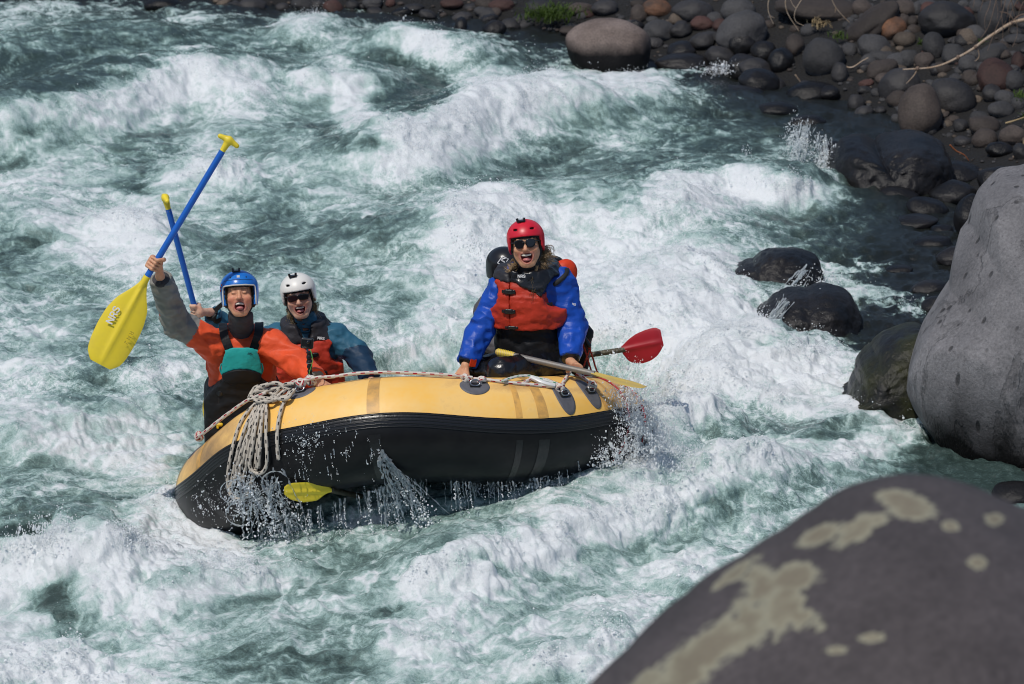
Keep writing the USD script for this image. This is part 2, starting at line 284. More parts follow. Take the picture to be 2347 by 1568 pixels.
def river(WX, WY):
    H = gaussian_filter(wave_height(WX, WY), 3.0)
    # the trough the stern hangs in, hidden behind the raft, and the swell that lifts its bow
    H += -0.80 * np.exp(-(((WX - 0.0) / 1.0) ** 4 + ((WY - 2.75) / 1.0) ** 4))
    H += 0.20 * np.exp(-(((WX + 0.20) / .95) ** 4 + ((WY - 0.40) / .60) ** 2)) - 0.16 * np.exp(-(((WX + 1.75) / .55) ** 2 + ((WY - 0.15) / .5) ** 2))
    wx = WX + 0.25 * fbm2(WX * .7, WY * .7, 2, 3); wy = WY + 0.25 * fbm2(WX * .7 + 9, WY * .7, 2, 5)
    U, V = proj(np.stack([WX, WY, H], -1))
    # ragged patch edges: wander the lookup in metres across the water
    jx = 0.16 * fbm2(WX * 2.2, WY * 2.2, 3, 11); jy = 0.30 * fbm2(WX * 2.2 + 5, WY * 2.2, 3, 13)
    Uj, Vj = proj(np.stack([WX + jx, WY + jy, H], -1))
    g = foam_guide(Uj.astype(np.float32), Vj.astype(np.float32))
    far = sstep(2.0, 14.0, WY)
    # turbulent streaks of froth, drawn out along the current
    a = 0.5
    sx, sy = wx * math.cos(a) + wy * math.sin(a), -wx * math.sin(a) + wy * math.cos(a)
    q1 = fbm3(sx * 1.6, sy * 2.3, H * 2.0, 3, 21, .6); q2 = fbm3(sx * 4.5 + 1.2 * q1, sy * 6.0 + 1.2 * q1, H * 5.5, 4, 31, .62)
    lace = 1 - np.abs(fbm3(sx * 3.0 + 1.0 * q1, sy * 4.0 - .8 * q1, H * 3.5, 3, 51, .6)) * 3.2
    lace2 = 1 - np.abs(fbm3(sx * 8.0 + .8 * q2, sy * 10.0 - .8 * q1, H * 9.0, 2, 61, .6)) * 3.0
    th1 = sstep(.62, .98, lace); th2 = sstep(.60, 1.0, lace2)
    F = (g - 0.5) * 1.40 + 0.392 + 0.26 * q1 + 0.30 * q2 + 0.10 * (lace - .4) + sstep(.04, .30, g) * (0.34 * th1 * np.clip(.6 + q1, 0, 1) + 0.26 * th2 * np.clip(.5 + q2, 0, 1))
    d = shore_dist(WX, WY)
    F = F - 0.5 * sstep(-0.7, 0.1, d)
    # relief: swell, chop and the boiling of the froth
    calm = 1 - sstep(0.15, 0.55, g)
    H2 = H + 0.085 * fbm2(wx * 1.1, wy * 1.1, 2, 71) * (1 - .4 * calm)
    N0 = 0.042 * fbm3(sx * 2.6, sy * 2.6, H * 2.6, 2, 73, ridged=True) + 0.026 * fbm3(sx * 5.0 + .6 * q1, sy * 6.0, H * 5.5, 2, 75, ridged=True) * (1 - .4 * far)
    Fc = np.clip(F, 0, 1.2)
    b1 = 2 * np.abs(perlin3(wx * 5 + .3 * q2, wy * 5, H * 5, 81)) - .5; b2 = 2 * np.abs(perlin3(wx * 11 + .4 * q2, wy * 11, H * 11, 83)) - .5; b3 = 2 * np.abs(perlin3(wx * 24, wy * 24, H * 24, 85)) - .5
    rough = sstep(.3, .9, g + .25 * q1 + .12 * q2)
    N1 = rough * (0.022 * b1 * (1 - .5 * far) + 0.013 * b2 * (1 - .7 * far) + 0.008 * b3 * (1 - far))
    N1 += (1 - rough) * (0.012 * b1 * np.abs(q1) * 2 * (1 - .5 * far) + 0.003 * b3 * (1 - far) + 0.004 * b2 * (1 - .8 * far))
    H2 += 0.05 * sstep(.3, 1.0, g + .3 * q1)
    H2 = np.where(d > -0.5, H2 * (1 - .8 * sstep(-.5, .3, d)), H2)
    Hs = gaussian_filter(H2, 2); gy = np.gradient(Hs, axis=0) / np.gradient(WY, axis=0); gx = np.gradient(Hs, axis=1) / np.gradient(WX, axis=1)
    nl = np.sqrt(1 + gx * gx + gy * gy); edge = sstep(0, .3, 1 - np.abs(_s[None] / 1.35) ** 8)
    N1 = (N1 + N0) * edge
    return WX - N1 * gx / nl, WY - N1 * gy / nl, H2 + N1 / nl, F, g, d
WX, WY, WH, WF, WG, WD = river(WX, WY)
M_water = M('river_water', {
    'g': ('geometry', {}), 'a': ('attribute', {'attribute': 'tint'}), 'sep': ('separate_color', {}),
    'n1': ('noise_texture', {'scale': 22.0, 'detail': 6.0, 'roughness': 0.68, 'distortion': 0.6}),
    'n2': ('noise_texture', {'scale': 90.0, 'detail': 4.0, 'roughness': 0.7}),
    'm1': ('math', {'math_type': 'multiply_add', 'value2': 0.60, 'value3': -0.30}),
    'm2': ('math', {'math_type': 'multiply_add', 'value2': 0.52, 'value3': -0.26}),
    'f1': ('noise_texture', {'scale': 9.0, 'detail': 5.0, 'roughness': 0.6, 'distortion': 1.0}), 'f2': ('noise_texture', {'scale': 26.0, 'detail': 4.0, 'roughness': 0.6, 'distortion': 0.8}),
    'fa1': ('math', {'math_type': 'subtract', 'value2': 0.5}), 'fb1': ('math', {'math_type': 'absolute'}), 'fc1': ('map_range', {'from_min': 0.0, 'from_max': 0.035, 'to_min': 0.30, 'to_max': 0.0, 'clamp': True}),
    'fa2': ('math', {'math_type': 'subtract', 'value2': 0.5}), 'fb2': ('math', {'math_type': 'absolute'}), 'fc2': ('map_range', {'from_min': 0.0, 'from_max': 0.05, 'to_min': 0.24, 'to_max': 0.0, 'clamp': True}),
    'fs': ('math', {'math_type': 'add'}), 'fm': ('map_range', {'from_min': 0.02, 'from_max': 0.35, 'clamp': True}), 'fx': ('math', {'math_type': 'multiply'}), 'fy': ('math', {'math_type': 'multiply'}), 's0': ('math', {'math_type': 'add'}),
    's1': ('math', {'math_type': 'add'}), 's2': ('math', {'math_type': 'add'}),
    'r': ('rgb_ramp', {'ramp': [(0.0, (0.032, 0.053, 0.048)), (0.18, (0.078, 0.122, 0.112)), (0.36, (0.150, 0.232, 0.214)), (0.54, (0.285, 0.40, 0.375)), (0.70, (0.43, 0.53, 0.512)), (0.86, (0.58, 0.63, 0.63)), (1.0, (0.69, 0.715, 0.725))]}),
    'rr': ('map_range', {'from_min': 0.3, 'from_max': 0.8, 'to_min': 0.09, 'to_max': 0.42, 'clamp': True}),
    'b1': ('bump', {'strength': 0.6, 'distance': 0.014}), 'b2': ('bump', {'strength': 0.75, 'distance': 0.007}),
    'sh': ('mix_color', {'b': (0.010, 0.011, 0.009)}), 'fo': ('map_range', {'from_min': 0.35, 'from_max': 0.65, 'to_min': 1.0, 'to_max': 0.0, 'clamp': True}), 'sf': ('math', {'math_type': 'multiply'}), 'sw': ('map_range', {'from_min': 0.2, 'from_max': 0.6, 'to_min': 0.0, 'to_max': 0.42, 'clamp': True}), 'p': ('principled_bsdf', {'ior': 1.33, 'subsurface_method': 'burley', 'subsurface_scale': 0.035, 'subsurface_radius': (0.8, 1.0, 1.0)})},
    [('g.position', 'n1.vector'), ('g.position', 'n2.vector'), ('a.color', 'sep.color'),
     ('n1.fac', 'm1.value1'), ('n2.fac', 'm2.value1'), ('g.position', 'f1.vector'), ('g.position', 'f2.vector'), ('f1.fac', 'fa1.value1'), ('fa1.value', 'fb1.value1'), ('fb1.value', 'fc1.value'), ('f2.fac', 'fa2.value1'), ('fa2.value', 'fb2.value1'), ('fb2.value', 'fc2.value'), ('fc1.result', 'fs.value1'), ('fc2.result', 'fs.value2'), ('sep.r', 'fm.value'), ('fm.result', 'fy.value1'), ('sep.b', 'fy.value2'), ('fy.value', 'fx.value1'), ('fs.value', 'fx.value2'), ('sep.r', 's0.value1'), ('fx.value', 's0.value2'), ('s0.value', 's1.value1'), ('m1.value', 's1.value2'), ('s1.value', 's2.value1'), ('m2.value', 's2.value2'),
     ('s2.value', 'r.fac'), ('sep.g', 'sf.value1'), ('s2.value', 'fo.value'), ('fo.result', 'sf.value2'), ('sf.value', 'sh.fac'), ('r.color', 'sh.a'), ('sh.result', 'p.base_color'), ('s2.value', 'rr.value'), ('a.color', 'sep.color') if False else ('sep.r', 'sw.value'), ('sw.result', 'p.subsurface_weight'), ('rr.result', 'p.roughness'),
     ('n1.fac', 'b1.height'), ('n2.fac', 'b2.height'), ('b1.normal', 'b2.normal'), ('b2.normal', 'p.normal')])
_clear = sstep(-1.9, -.25, WD) * sstep(1.0, 3.0, WY)     # clear shallows over dark stones
_lacy = sstep(-.35, .40, fbm2(WX * .9, WY * .9, 3, 131)) * (1 - .45 * sstep(.6, -.6, WY))      # where the surface is laced with foam rather than smooth and milky
_wt = np.stack([np.clip(WF, 0, 1), _clear, _lacy], -1).reshape(-1, 3)
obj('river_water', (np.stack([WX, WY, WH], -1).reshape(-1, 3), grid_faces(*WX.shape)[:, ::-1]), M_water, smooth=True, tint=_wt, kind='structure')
from scipy.spatial.transform import Rotation
# ------------------------------------------------------------------ rocks
def rock_mat(name, c1, c2, rough, blot=2.5, extra=None, spec=0.4):
    n = {'tc': ('texture_coordinate', {}), 'g': ('geometry', {}), 'oi': ('object_info', {}),
         'ofs': ('vector_math', {'math_type': 'multiply_add', 'vector2': (1, 1, 1)}), 'rv': ('combine_xyz', {}), 'rs': ('math', {'math_type': 'multiply', 'value2': 37.0}),
         'n1': ('noise_texture', {'scale': blot, 'detail': 7.0, 'roughness': 0.62}), 'n2': ('noise_texture', {'scale': 55.0, 'detail': 4.0, 'roughness': 0.7}),
         'v': ('voronoi_texture', {'scale': 24.0, 'randomness': 1.0}), 'vr': ('rgb_ramp', {'ramp': [(0.0, (0.35,) * 3), (0.10, (0.45,) * 3), (0.16, (1, 1, 1)), (1.0, (1, 1, 1))]}),
         'r': ('rgb_ramp', {'ramp': [(0.0, c1), (0.38, c1), (0.62, c2), (1.0, c2)]}),
         'sp': ('map_range', {'from_min': 0.3, 'from_max': 0.7, 'to_min': 0.65, 'to_max': 1.3}), 'spc': ('combine_xyz', {}),
         'm': ('mix_color', {'blend_type': 'multiply', 'fac': 1.0}), 'm2': ('mix_color', {'blend_type': 'multiply', 'fac': 0.6}),
         'tone': ('map_range', {'to_min': 0.7, 'to_max': 1.35}), 'tc3': ('combine_xyz', {}), 'm3': ('mix_color', {'blend_type': 'multiply', 'fac': 1.0, 'use_clamp': False}),
         'b': ('bump', {'strength': 0.5, 'distance': 0.012}), 'b0': ('bump', {'strength': 0.5, 'distance': 0.05}), 'p': ('principled_bsdf', {'roughness': rough, 'specular_ior_level': spec})}
    l = [('oi.random', 'rs.value1'), ('rs.value', 'rv.x'), ('rs.value', 'rv.y'), ('g.position', 'ofs.vector1'), ('rv.vector', 'ofs.vector3'),
         ('ofs.vector', 'n1.vector'), ('ofs.vector', 'n2.vector'), ('ofs.vector', 'v.vector'), ('n1.fac', 'r.fac'), ('v.distance', 'vr.fac'),
         ('n2.fac', 'sp.value'), ('sp.result', 'spc.x'), ('sp.result', 'spc.y'), ('sp.result', 'spc.z'), ('r.color', 'm.a'), ('spc.vector', 'm.b'), ('m.result', 'm2.a'), ('vr.color', 'm2.b'),
         ('oi.random', 'tone.value'), ('tone.result', 'tc3.x'), ('tone.result', 'tc3.y'), ('tone.result', 'tc3.z'), ('m2.result', 'm3.a'), ('tc3.vector', 'm3.b'), ('m3.result', 'p.base_color'),
         ('n1.fac', 'b0.height'), ('n2.fac', 'b.height'), ('b0.normal', 'b.normal'), ('b.normal', 'p.normal')]
    if extra: n.update(extra[0]); l = [x for x in l if x[1] not in extra[2]] + extra[1]
    return M(name, n, l)
R_grey = rock_mat('grey_stone', (0.0279, 0.0273, 0.0285), (0.0465, 0.0453, 0.0465), 0.75)  # dry bank stone tones, lowered further to carry the shade over the bank
R_brown = rock_mat('brown_stone', (0.0310, 0.0236, 0.0198), (0.0527, 0.0409, 0.0347), 0.75)
R_rust = rock_mat('rust_stone', (0.0385, 0.0266, 0.0196), (0.1190, 0.0504, 0.0224), 0.7)
R_red = rock_mat('red_stone', (0.0358, 0.0163, 0.0130), (0.0553, 0.0247, 0.0195), 0.75)
R_tan = rock_mat('tan_stone', (0.0620, 0.0465, 0.0341), (0.0992, 0.0775, 0.0589), 0.75)
R_dark = rock_mat('dark_stone', (0.0150, 0.0142, 0.0150), (0.0285, 0.0263, 0.0263), 0.6)
R_wet = rock_mat('wet_stone', (0.006, 0.006, 0.0065), (0.015, 0.0135, 0.0135), 0.34, spec=0.25)
R_moss = rock_mat('mossy_wet_stone', (0.010, 0.010, 0.011), (0.022, 0.023, 0.008), 0.36, blot=4.0, spec=0.25)
def wet_line(z0, soft):
    """A tide mark: the stone is soaked and dark below height z0."""
    n = {'sx': ('separate_xyz', {}), 'wn': ('noise_texture', {'scale': 5.0, 'detail': 5.0}), 'wa': ('math', {'math_type': 'multiply_add', 'value2': soft * 2.2, 'value3': -soft * 1.1}), 'ws': ('math', {'math_type': 'add'}),
         'wr': ('map_range', {'from_min': z0 - soft, 'from_max': z0 + soft, 'clamp': True}), 'wm': ('mix_color', {'a': (0.006, 0.0055, 0.0055)}), 'wrr': ('map_range', {'to_min': 0.42, 'to_max': 0.75, 'clamp': True}), 'wsp': ('map_range', {'to_min': 0.12, 'to_max': 0.4, 'clamp': True})}
    l = [('g.position', 'sx.vector'), ('g.position', 'wn.vector'), ('wn.fac', 'wa.value1'), ('wa.value', 'ws.value1'), ('sx.z', 'ws.value2'), ('ws.value', 'wr.value'), ('wr.result', 'wm.fac'), ('m3.result', 'wm.b'), ('wm.result', 'p.base_color'), ('wr.result', 'wrr.value'), ('wrr.result', 'p.roughness'), ('wr.result', 'wsp.value'), ('wsp.result', 'p.specular_ior_level')]
    return n, l, ('p.base_color',)
_ico = {k: trimesh.creation.icosphere(k) for k in (2, 3, 4, 5, 6)}
def stone_mesh(c, w, h, rot, dep, seed, sub=3, lump=0.16, facet=0.25):
    """A water-worn stone: an ellipsoid w x h as seen, dep deep, tilted by rot, with flats and dents."""
    s = _ico[sub]; d = np.array(s.vertices); rng = np.random.default_rng(seed)
    r = 1 + lump * 2.2 * noise3(d + seed * 3.7, 1.1, seed, 2) + lump * 0.5 * noise3(d + seed, 3.0, seed + 1, 2)
    for k in range(7):
        n = unit(rng.normal(size=3)); lim = rng.uniform(0.72, 0.95); q = d @ n
        r = np.where(q * r > lim, r + facet * 2.4 * (lim / np.maximum(q, .2) - r) * sstep(0, .25, q * r - lim) * .8, r)
    p = d * r[:, None]
    p /= (np.abs(p[:, [0, 2]]).max(0).mean())
    a = math.radians(rot); X = RIGHT * math.cos(a) + UPV * math.sin(a); Z = -RIGHT * math.sin(a) + UPV * math.cos(a)
    return np.asarray(c) + p[:, :1] * X * w / 2 + p[:, 1:2] * np.array([0, 1.0, 0]) * dep / 2 + p[:, 2:] * Z * h / 2, s.faces
def ground_hit(u, v):
    """Where the line of sight meets the ground or the mean water level."""
    d = ray(u, v); t = np.linspace(12, 60, 1400); p = CAM + t[:, None] * d
    z = np.maximum(terrain_z(p[:, 0], p[:, 1]), 0.0)
    k = int(np.argmax(p[:, 2] < z)); return p[k] if k else p[-1]
def stone(u, v, w, h, rot, m, label, cat='stone', group=None, seed=0, sub=3, lump=0.14, sink=0.16, dep=None, name='bank_stone', facet=.25):
    g = ground_hit(u, v + h * (0.5 - sink))
    s = px(g[1]); y = g[1] + 0.18 * h * s
    c = P(u, v, y); s = px(y)
    o = obj(name, stone_mesh(c, w * s, h * s, rot, (dep or 0.5 * (w + h) * 1.05) * s, seed, sub, lump, facet), m, smooth=True)
    return tag(o, label, cat, group)
def C4(x, y, w, h): return 1825 + x * .2242, y * .2242, w * .2242, h * .2242
def C1(x, y, w, h): return 1216.7 + x * .4815, y * .4815, w * .4815, h * .4815
def CF(x, y, w, h): return 297.4 + x * .4493, y * .4493, w * .4493, h * .4493
_g = ground_hit(1400, 160); TAN_Z = float(P(1400, 100, _g[1])[2])
STONES = [
 (C4(780,245,650,290),40,R_brown,'long tilted grey-brown stone with an orange spot, upper right bank, left of the rust stone'),
 (C4(995,300,290,260),0,R_rust,'round rust-brown stone between the long tilted stone and the big dark one'),
 (C4(1540,200,590,375),-4,R_dark,'big smooth egg-shaped dark grey stone above the pale branch on the bank'),
 (C4(1330,55,280,110),0,R_grey,'flat grey stone at the top edge, resting on the big egg-shaped stone'),
 (C4(2010,205,330,390),0,R_grey,'large grey stone behind the hanging bare twigs at the upper right'),
 (C4(270,590,440,410),22,R_grey,'large lit grey stone with a slanting lower face, left end of the bank cobbles'),
 (C4(545,520,170,160),-20,R_grey,'small grey stone wedged against the right of the large lit grey stone'),
 (C4(800,485,350,260),-15,R_grey,'grey humped stone just under the long tilted stone'),
 (C4(885,580,310,140),-5,R_grey,'low flat grey stone under the grey humped stone'),
 (C4(1410,480,230,310),12,R_grey,'upright grey pear-shaped stone below the big egg-shaped stone'),
 (C4(1610,560,240,230),0,R_grey,'round grey stone just above the middle of the pale branch'),
 (C4(1310,625,210,180),0,R_brown,'rounded grey-brown stone left below the upright pear-shaped stone'),
 (C4(1150,600,230,190),30,R_grey,'tilted grey stone left of the rounded grey-brown stone'),
 (C4(875,715,350,180),26,R_brown,'long brown stone sloping down left, left of the pale branch tip'),
 (C4(1050,860,470,330),25,R_dark,'large dark stone under the tip of the pale branch'),
 (C4(1590,990,500,400),-10,R_dark,'large dark rounded stone beside the pointed brown boulder'),
 (C4(1270,1150,450,600),-14,R_brown,'pointed brown boulder standing at the water edge','boulder'),
 (C4(2040,790,400,370),0,R_red,'large reddish-grey stone with dark red blotches at the right'),
 (C4(2225,835,230,230),20,R_grey,'grey stone leaning on the right of the reddish-grey stone'),
 (C4(2000,555,340,190),22,R_grey,'long grey stone right behind the pale branch, sloping down left'),
 (C4(1760,660,210,200),0,R_grey,'grey stone just below the fork in the pale branch'),
 (C4(1780,795,180,170),0,R_brown,'brown-grey stone left of the reddish-grey stone'),
 (C4(1840,1020,130,95),0,R_tan,'small tan stone right of the large dark rounded stone'),
 (C4(2000,960,210,200),0,R_dark,'dark stone under the reddish-grey stone'),
 (C4(2140,1010,230,170),-8,R_grey,'smooth grey stone right of the dark stone under the reddish one'),
 (C4(2100,1130,300,180),-8,R_grey,'long flat grey pitted stone near the right edge'),
 (C4(2270,1070,160,150),0,R_grey,'grey stone cut by the right edge of the picture beside grass'),
 (C4(1920,1285,340,200),-5,R_brown,'wide reddish-brown stone above two brown stones at the right'),
 (C4(1680,1290,160,150),0,R_dark,'small dark stone right of the pointed boulder foot'),
 (C4(1930,1420,290,210),10,R_brown,'brown stone below the wide reddish-brown stone'),
 (C4(2215,1390,290,220),0,R_brown,'brown rounded stone at the lower right end of the cobbles'),
 (C4(2270,640,150,210),0,R_red,'dark red stone cut by the right edge of the picture'),
 (C4(610,1065,180,200),10,R_dark,'upright dark stone at the waterline left of the pointed boulder'),
 (C4(740,1130,95,75),-10,R_dark,'tiny dark stone at the waterline beside the upright dark stone'),
 (C4(1630,410,170,70),8,R_grey,'thin flat grey stone right below the big egg-shaped stone'),
 (C4(1790,375,170,60),5,R_grey,'thin pale grey stone lying above another flat one by the twigs'),
 (C4(1780,432,110,70),0,R_tan,'small pale streaked stone above the pale branch'),
 (C4(1430,720,130,150),20,R_dark,'small dark stone under the lower part of the pale branch'),
 (C4(1490,775,110,65),10,R_tan,'small pale stone under the pale branch'),
 (C4(1630,800,150,90),5,R_grey,'small grey stone above the large dark rounded stone'),
 (C4(1060,500,90,60),0,R_tan,'small shiny pale stone right of the grey humped stone'),
 (C4(1085,555,90,60),0,R_tan,'small tan stone just under the shiny pale one'),
 (C4(990,460,60,55),0,R_brown,'small round pebble under the rust-brown stone'),
 (C4(1185,225,110,130),0,R_brown,'small brown stone between the rust stone and the egg-shaped one'),
 (C4(1235,95,100,150),0,R_grey,'upright grey stone left of the flat stone at the top edge'),
 (C4(1710,45,120,90),0,R_grey,'grey stone at the top edge right of the egg-shaped stone'),
 (C4(1840,70,160,160),0,R_grey,'bluish grey stone at the top edge left of the twigs'),
 (C4(2250,330,150,95),0,R_dark,'dark stone behind the thick end of the pale branch'),
 (C4(2240,400,260,100),8,R_grey,'long grey stone under the thick end of the pale branch'),
 (C4(445,750,180,230),0,R_dark,'dark upright stone right below the large lit grey stone'),
 (C4(715,850,160,75),12,R_red,'reddish flat stone left of the large dark stone under the branch tip'),
 (C4(700,920,160,75),0,R_dark,'dark flat stone under the reddish flat stone'),
 (C4(150,950,520,240),4,R_wet,'dark wet ledge of rock at the waterline left of the cobbles','rock'),
 (C4(600,175,90,55),0,R_grey,'small grey stone on the earth left of the long tilted stone'),
 (C4(508,265,90,80),0,R_grey,'small bluish stone on the earth near the long tilted stone'),
 (C4(250,80,1050,250),-4,R_brown,'huge smooth grey-brown boulder cut by the top edge, above the earth patch','boulder'),
 (C4(1110,95,260,210),0,R_brown,'dull brown stone behind the long tilted stone'),
 (C4(690,690,130,120),0,R_dark,'dark stone under the low flat grey stone'),
 (C4(2130,560,160,120),0,R_brown,'brown-grey stone behind the pale branch near the right edge'),
 (C4(1440,1260,160,60),0,R_dark,'dark flat stone at the foot of the pointed boulder'),
 (C4(2080,1530,300,160),0,R_wet,'dark wet stone under the two brown stones at the right'),
 (C4(2290,1560,160,200),0,R_dark,'dark stone at the right edge above the big pale grey boulder'),
 (C1(380,240,430,300),-5,rock_mat('tide_marked_stone', (0.13, 0.098, 0.083), (0.21, 0.165, 0.145), 0.7, extra=wet_line(TAN_Z, 0.06)),'big tan-topped boulder with a wet black base standing in the river','boulder'),
 (C1(602,42,140,90),-5,R_rust,'rust-orange stone at the top, right above the tan-topped boulder'),
 (C1(235,42,125,62),0,R_brown,'brown stone right of the green moss at the top'),
 (C1(355,38,130,75),0,R_dark,'dark brown stone at the top, second right of the moss'),
 (C1(515,72,90,95),10,R_brown,'mauve-brown stone left below the rust-orange stone'),
 (C1(580,95,62,38),0,R_grey,'small grey stone right above the tan-topped boulder'),
 (C1(692,95,75,62),-20,R_tan,'tan stone right of the rust-orange stone'),
 (C1(615,150,160,110),-5,R_grey,'grey stone behind the right shoulder of the tan-topped boulder'),
 (C1(770,50,190,110),0,R_dark,'wide dark grey stone at the top, right of the rust-orange stone'),
 (C1(815,112,120,70),-4,R_red,'dark red flat stone under the wide dark grey stone'),
 (C1(900,122,70,70),0,R_red,'small reddish stone right of the dark red flat stone'),
 (C1(985,50,160,120),0,R_grey,'grey stone at the top left of the huge smooth boulder'),
 (C1(1005,160,250,200),22,R_grey,'big dark grey stone with a lit slanting top, right of the tan-topped boulder'),
 (C1(1258,220,95,115),0,R_brown,'small dark brown upright stone left of the large lit grey stone'),
 (C1(180,147,90,50),0,R_dark,'small flat dark stone on the left shoulder of the tan-topped boulder'),
 (C1(1110,250,130,110),0,R_wet,'wet black stone at the waterline right of the big dark grey stone'),
 (C1(850,180,120,60),0,R_dark,'low dark stone under the dark red flat stone'),
 (C1(1090,395,200,130),-10,R_wet,'wet brown-black rock at the waterline with a rusty patch','rock'),
 (C1(1005,320,150,130),30,R_wet,'wet black rock sloping into the water left of the rusty one','rock'),
 (C1(720,300,260,90),0,R_wet,'low wet rock half under water right of the tan-topped boulder','rock'),
 (C1(470,115,60,40),0,R_grey,'tiny grey stone directly behind the top of the tan-topped boulder'),
 (C1(740,75,60,60),0,R_brown,'small brown stone beside the wide dark grey stone'),
 (C1(940,140,80,60),0,R_dark,'small dark stone left of the big dark grey stone'),
 (C1(1620,905,300,100),0,R_wet,'low wet slab under the two-lobed wet rock','rock'),
 (C1(2020,830,280,120),-4,R_wet,'flat wet brown slab between the two-lobed wet rock and the pale boulder','rock'),
 (C1(2220,860,200,140),0,R_wet,'wet dark stone touching the top of the pale grey boulder'),
  (C1(1440,750,130,150),10,R_wet,'small wet black rock with water streaming past, left of the two-lobed rock','rock'),
 (C1(1300,860,90,70),0,R_wet,'small black rock tip in the white water left of the two-lobed rock','rock'),
 (CF(170,22,190,85),0,R_wet,'dark wet boulder on the far bank, leftmost of the top row','boulder'),
 (CF(475,20,90,42),25,R_tan,'tan pointed stone on the far bank'),
 (CF(625,28,150,75),0,R_dark,'dark grey stone on the far bank right of the tan pointed stone'),
 (CF(880,22,120,70),-5,R_grey,'grey stone on the far bank in the middle of the top row'),
 (CF(960,25,80,60),0,R_dark,'dark stone right beside the middle grey stone of the far bank'),
 (CF(780,38,75,45),0,R_dark,'small dark stone left of the middle grey stone of the far bank'),
 (CF(600,52,110,36),5,R_dark,'low dark stone at the waterline of the far bank'),
 (CF(1135,28,70,55),0,R_dark,'small dark stone on the far bank left of the red one'),
 (CF(1330,15,52,44),0,R_red,'small bright red-brown stone on the far bank'),
 (CF(1240,30,90,40),0,R_dark,'flat dark stone on the far bank just left of the red one'),
 (CF(1640,18,120,50),0,R_red,'reddish stone on the far bank right of the red one'),
 (CF(1900,28,140,66),0,R_red,'reddish stone on the far bank left of the green moss'),
 (CF(1740,38,80,36),0,R_dark,'small dark stone on the far bank between two reddish ones'),
 (CF(1450,38,110,40),0,R_dark,'dark low stone on the far bank right of the red one'),
 (CF(1990,110,120,70),25,R_dark,'dark slanting stone below the reddish one by the moss'),
 (CF(1860,150,120,90),20,R_wet,'wet dark stone at the waterline under the moss'),
 (CF(1690,135,64,95),0,R_wet,'wet black upright rock in the river near the far bank','rock'),
 (CF(2240,160,100,52),0,R_brown,'flat brown stone left of the tan-topped boulder'),
 (CF(2300,40,110,52),0,R_brown,'rounded brown stone touching the right of the moss'),
 (CF(2090,40,160,80),0,R_dark,'dark stone on which the green moss grows'),
]
for k, s in enumerate(STONES):
    (u, v, w, h), rot, m, label = s[:4]; cat = s[4] if len(s) > 4 else 'stone'
    stone(u, v, w, h, rot, m, label, cat, None, seed=k + 1, sub=4 if w > 118 else 3, name={'stone': 'bank_stone', 'boulder': 'boulder', 'rock': 'wet_rock'}[cat])

# boulders whose outline is read off the photograph: built round their own middle, with a depth of their own
def outline_rock(name, pts, y, depth, m, label, cat, seed=0, sub=5, lump=0.035, fine=0.01, streak=False, power=2.2, lean=0.0):
    pts = np.array(pts, float); c = (pts.min(0) + pts.max(0)) / 2
    s = px(y); q = (pts - c) * [s, -s]
    ang = np.arctan2(q[:, 1], q[:, 0]); order = np.argsort(ang); ang, rad = ang[order], np.hypot(q[:, 0], q[:, 1])[order]
    ang = np.r_[ang - 2 * np.pi, ang, ang + 2 * np.pi]; rad = np.r_[rad, rad, rad]
    d = np.array(_ico[sub].vertices)
    th = np.arctan2(d[:, 2], d[:, 0]); R = np.interp(th, ang, rad)
    flat = np.hypot(d[:, 0], d[:, 2]); dy = d[:, 1]
    k = 2 / power
    a = np.sign(flat) * np.abs(flat) ** k; b = np.sign(dy) * np.abs(dy) ** k
    n = noise3(d + seed, 1.6, seed, 3); n2 = noise3(d * [1, 1, 1] + seed, 6.0, seed + 3, 3)
    dents = np.minimum(0, noise3(d + seed * 2, 9.0, seed + 5, 2) + .12) * -1
    if streak:
        e = d @ Rotation.from_euler('y', 35, degrees=True).as_matrix(); e = e * [5.0, 3.0, 1.6]
        dents = dents * .6 + .9 * np.maximum(0, .16 - np.abs(noise3(e, 1.6, seed + 8, 3))) * (noise3(d, 2.3, seed + 9, 2) > .02) + .5 * np.maximum(0, noise3(e, 5.0, seed + 10, 2) - .14)
        flats = [(unit(np.random.default_rng(seed * 50 + k).normal(size=3) * [1, .8, 1] + [-.2, -.7, .15]), np.random.default_rng(seed * 51 + k).uniform(.80, .93)) for k in range(12)]
    f = 1 + lump * 2 * n + fine * 2 * n2 - fine * 2.5 * dents
    if streak:
        for nn, lim in flats:
            q = (d @ nn) * f; f = np.where(q > lim, f + .85 * (lim / np.maximum(d @ nn, .3) - f), f)
    X = R * a * np.cos(th) * (1 + (f - 1) * .6); Z = R * a * np.sin(th) * (1 + (f - 1) * .6); Y = depth / 2 * b * f + lean * Z
    ctr = P(c[0], c[1], y)
    o = obj(name, (ctr + X[:, None] * RIGHT + Z[:, None] * UPV + Y[:, None] * np.array([0, 1.0, 0]), _ico[sub].faces), m, smooth=True)
    return tag(o, label, cat)
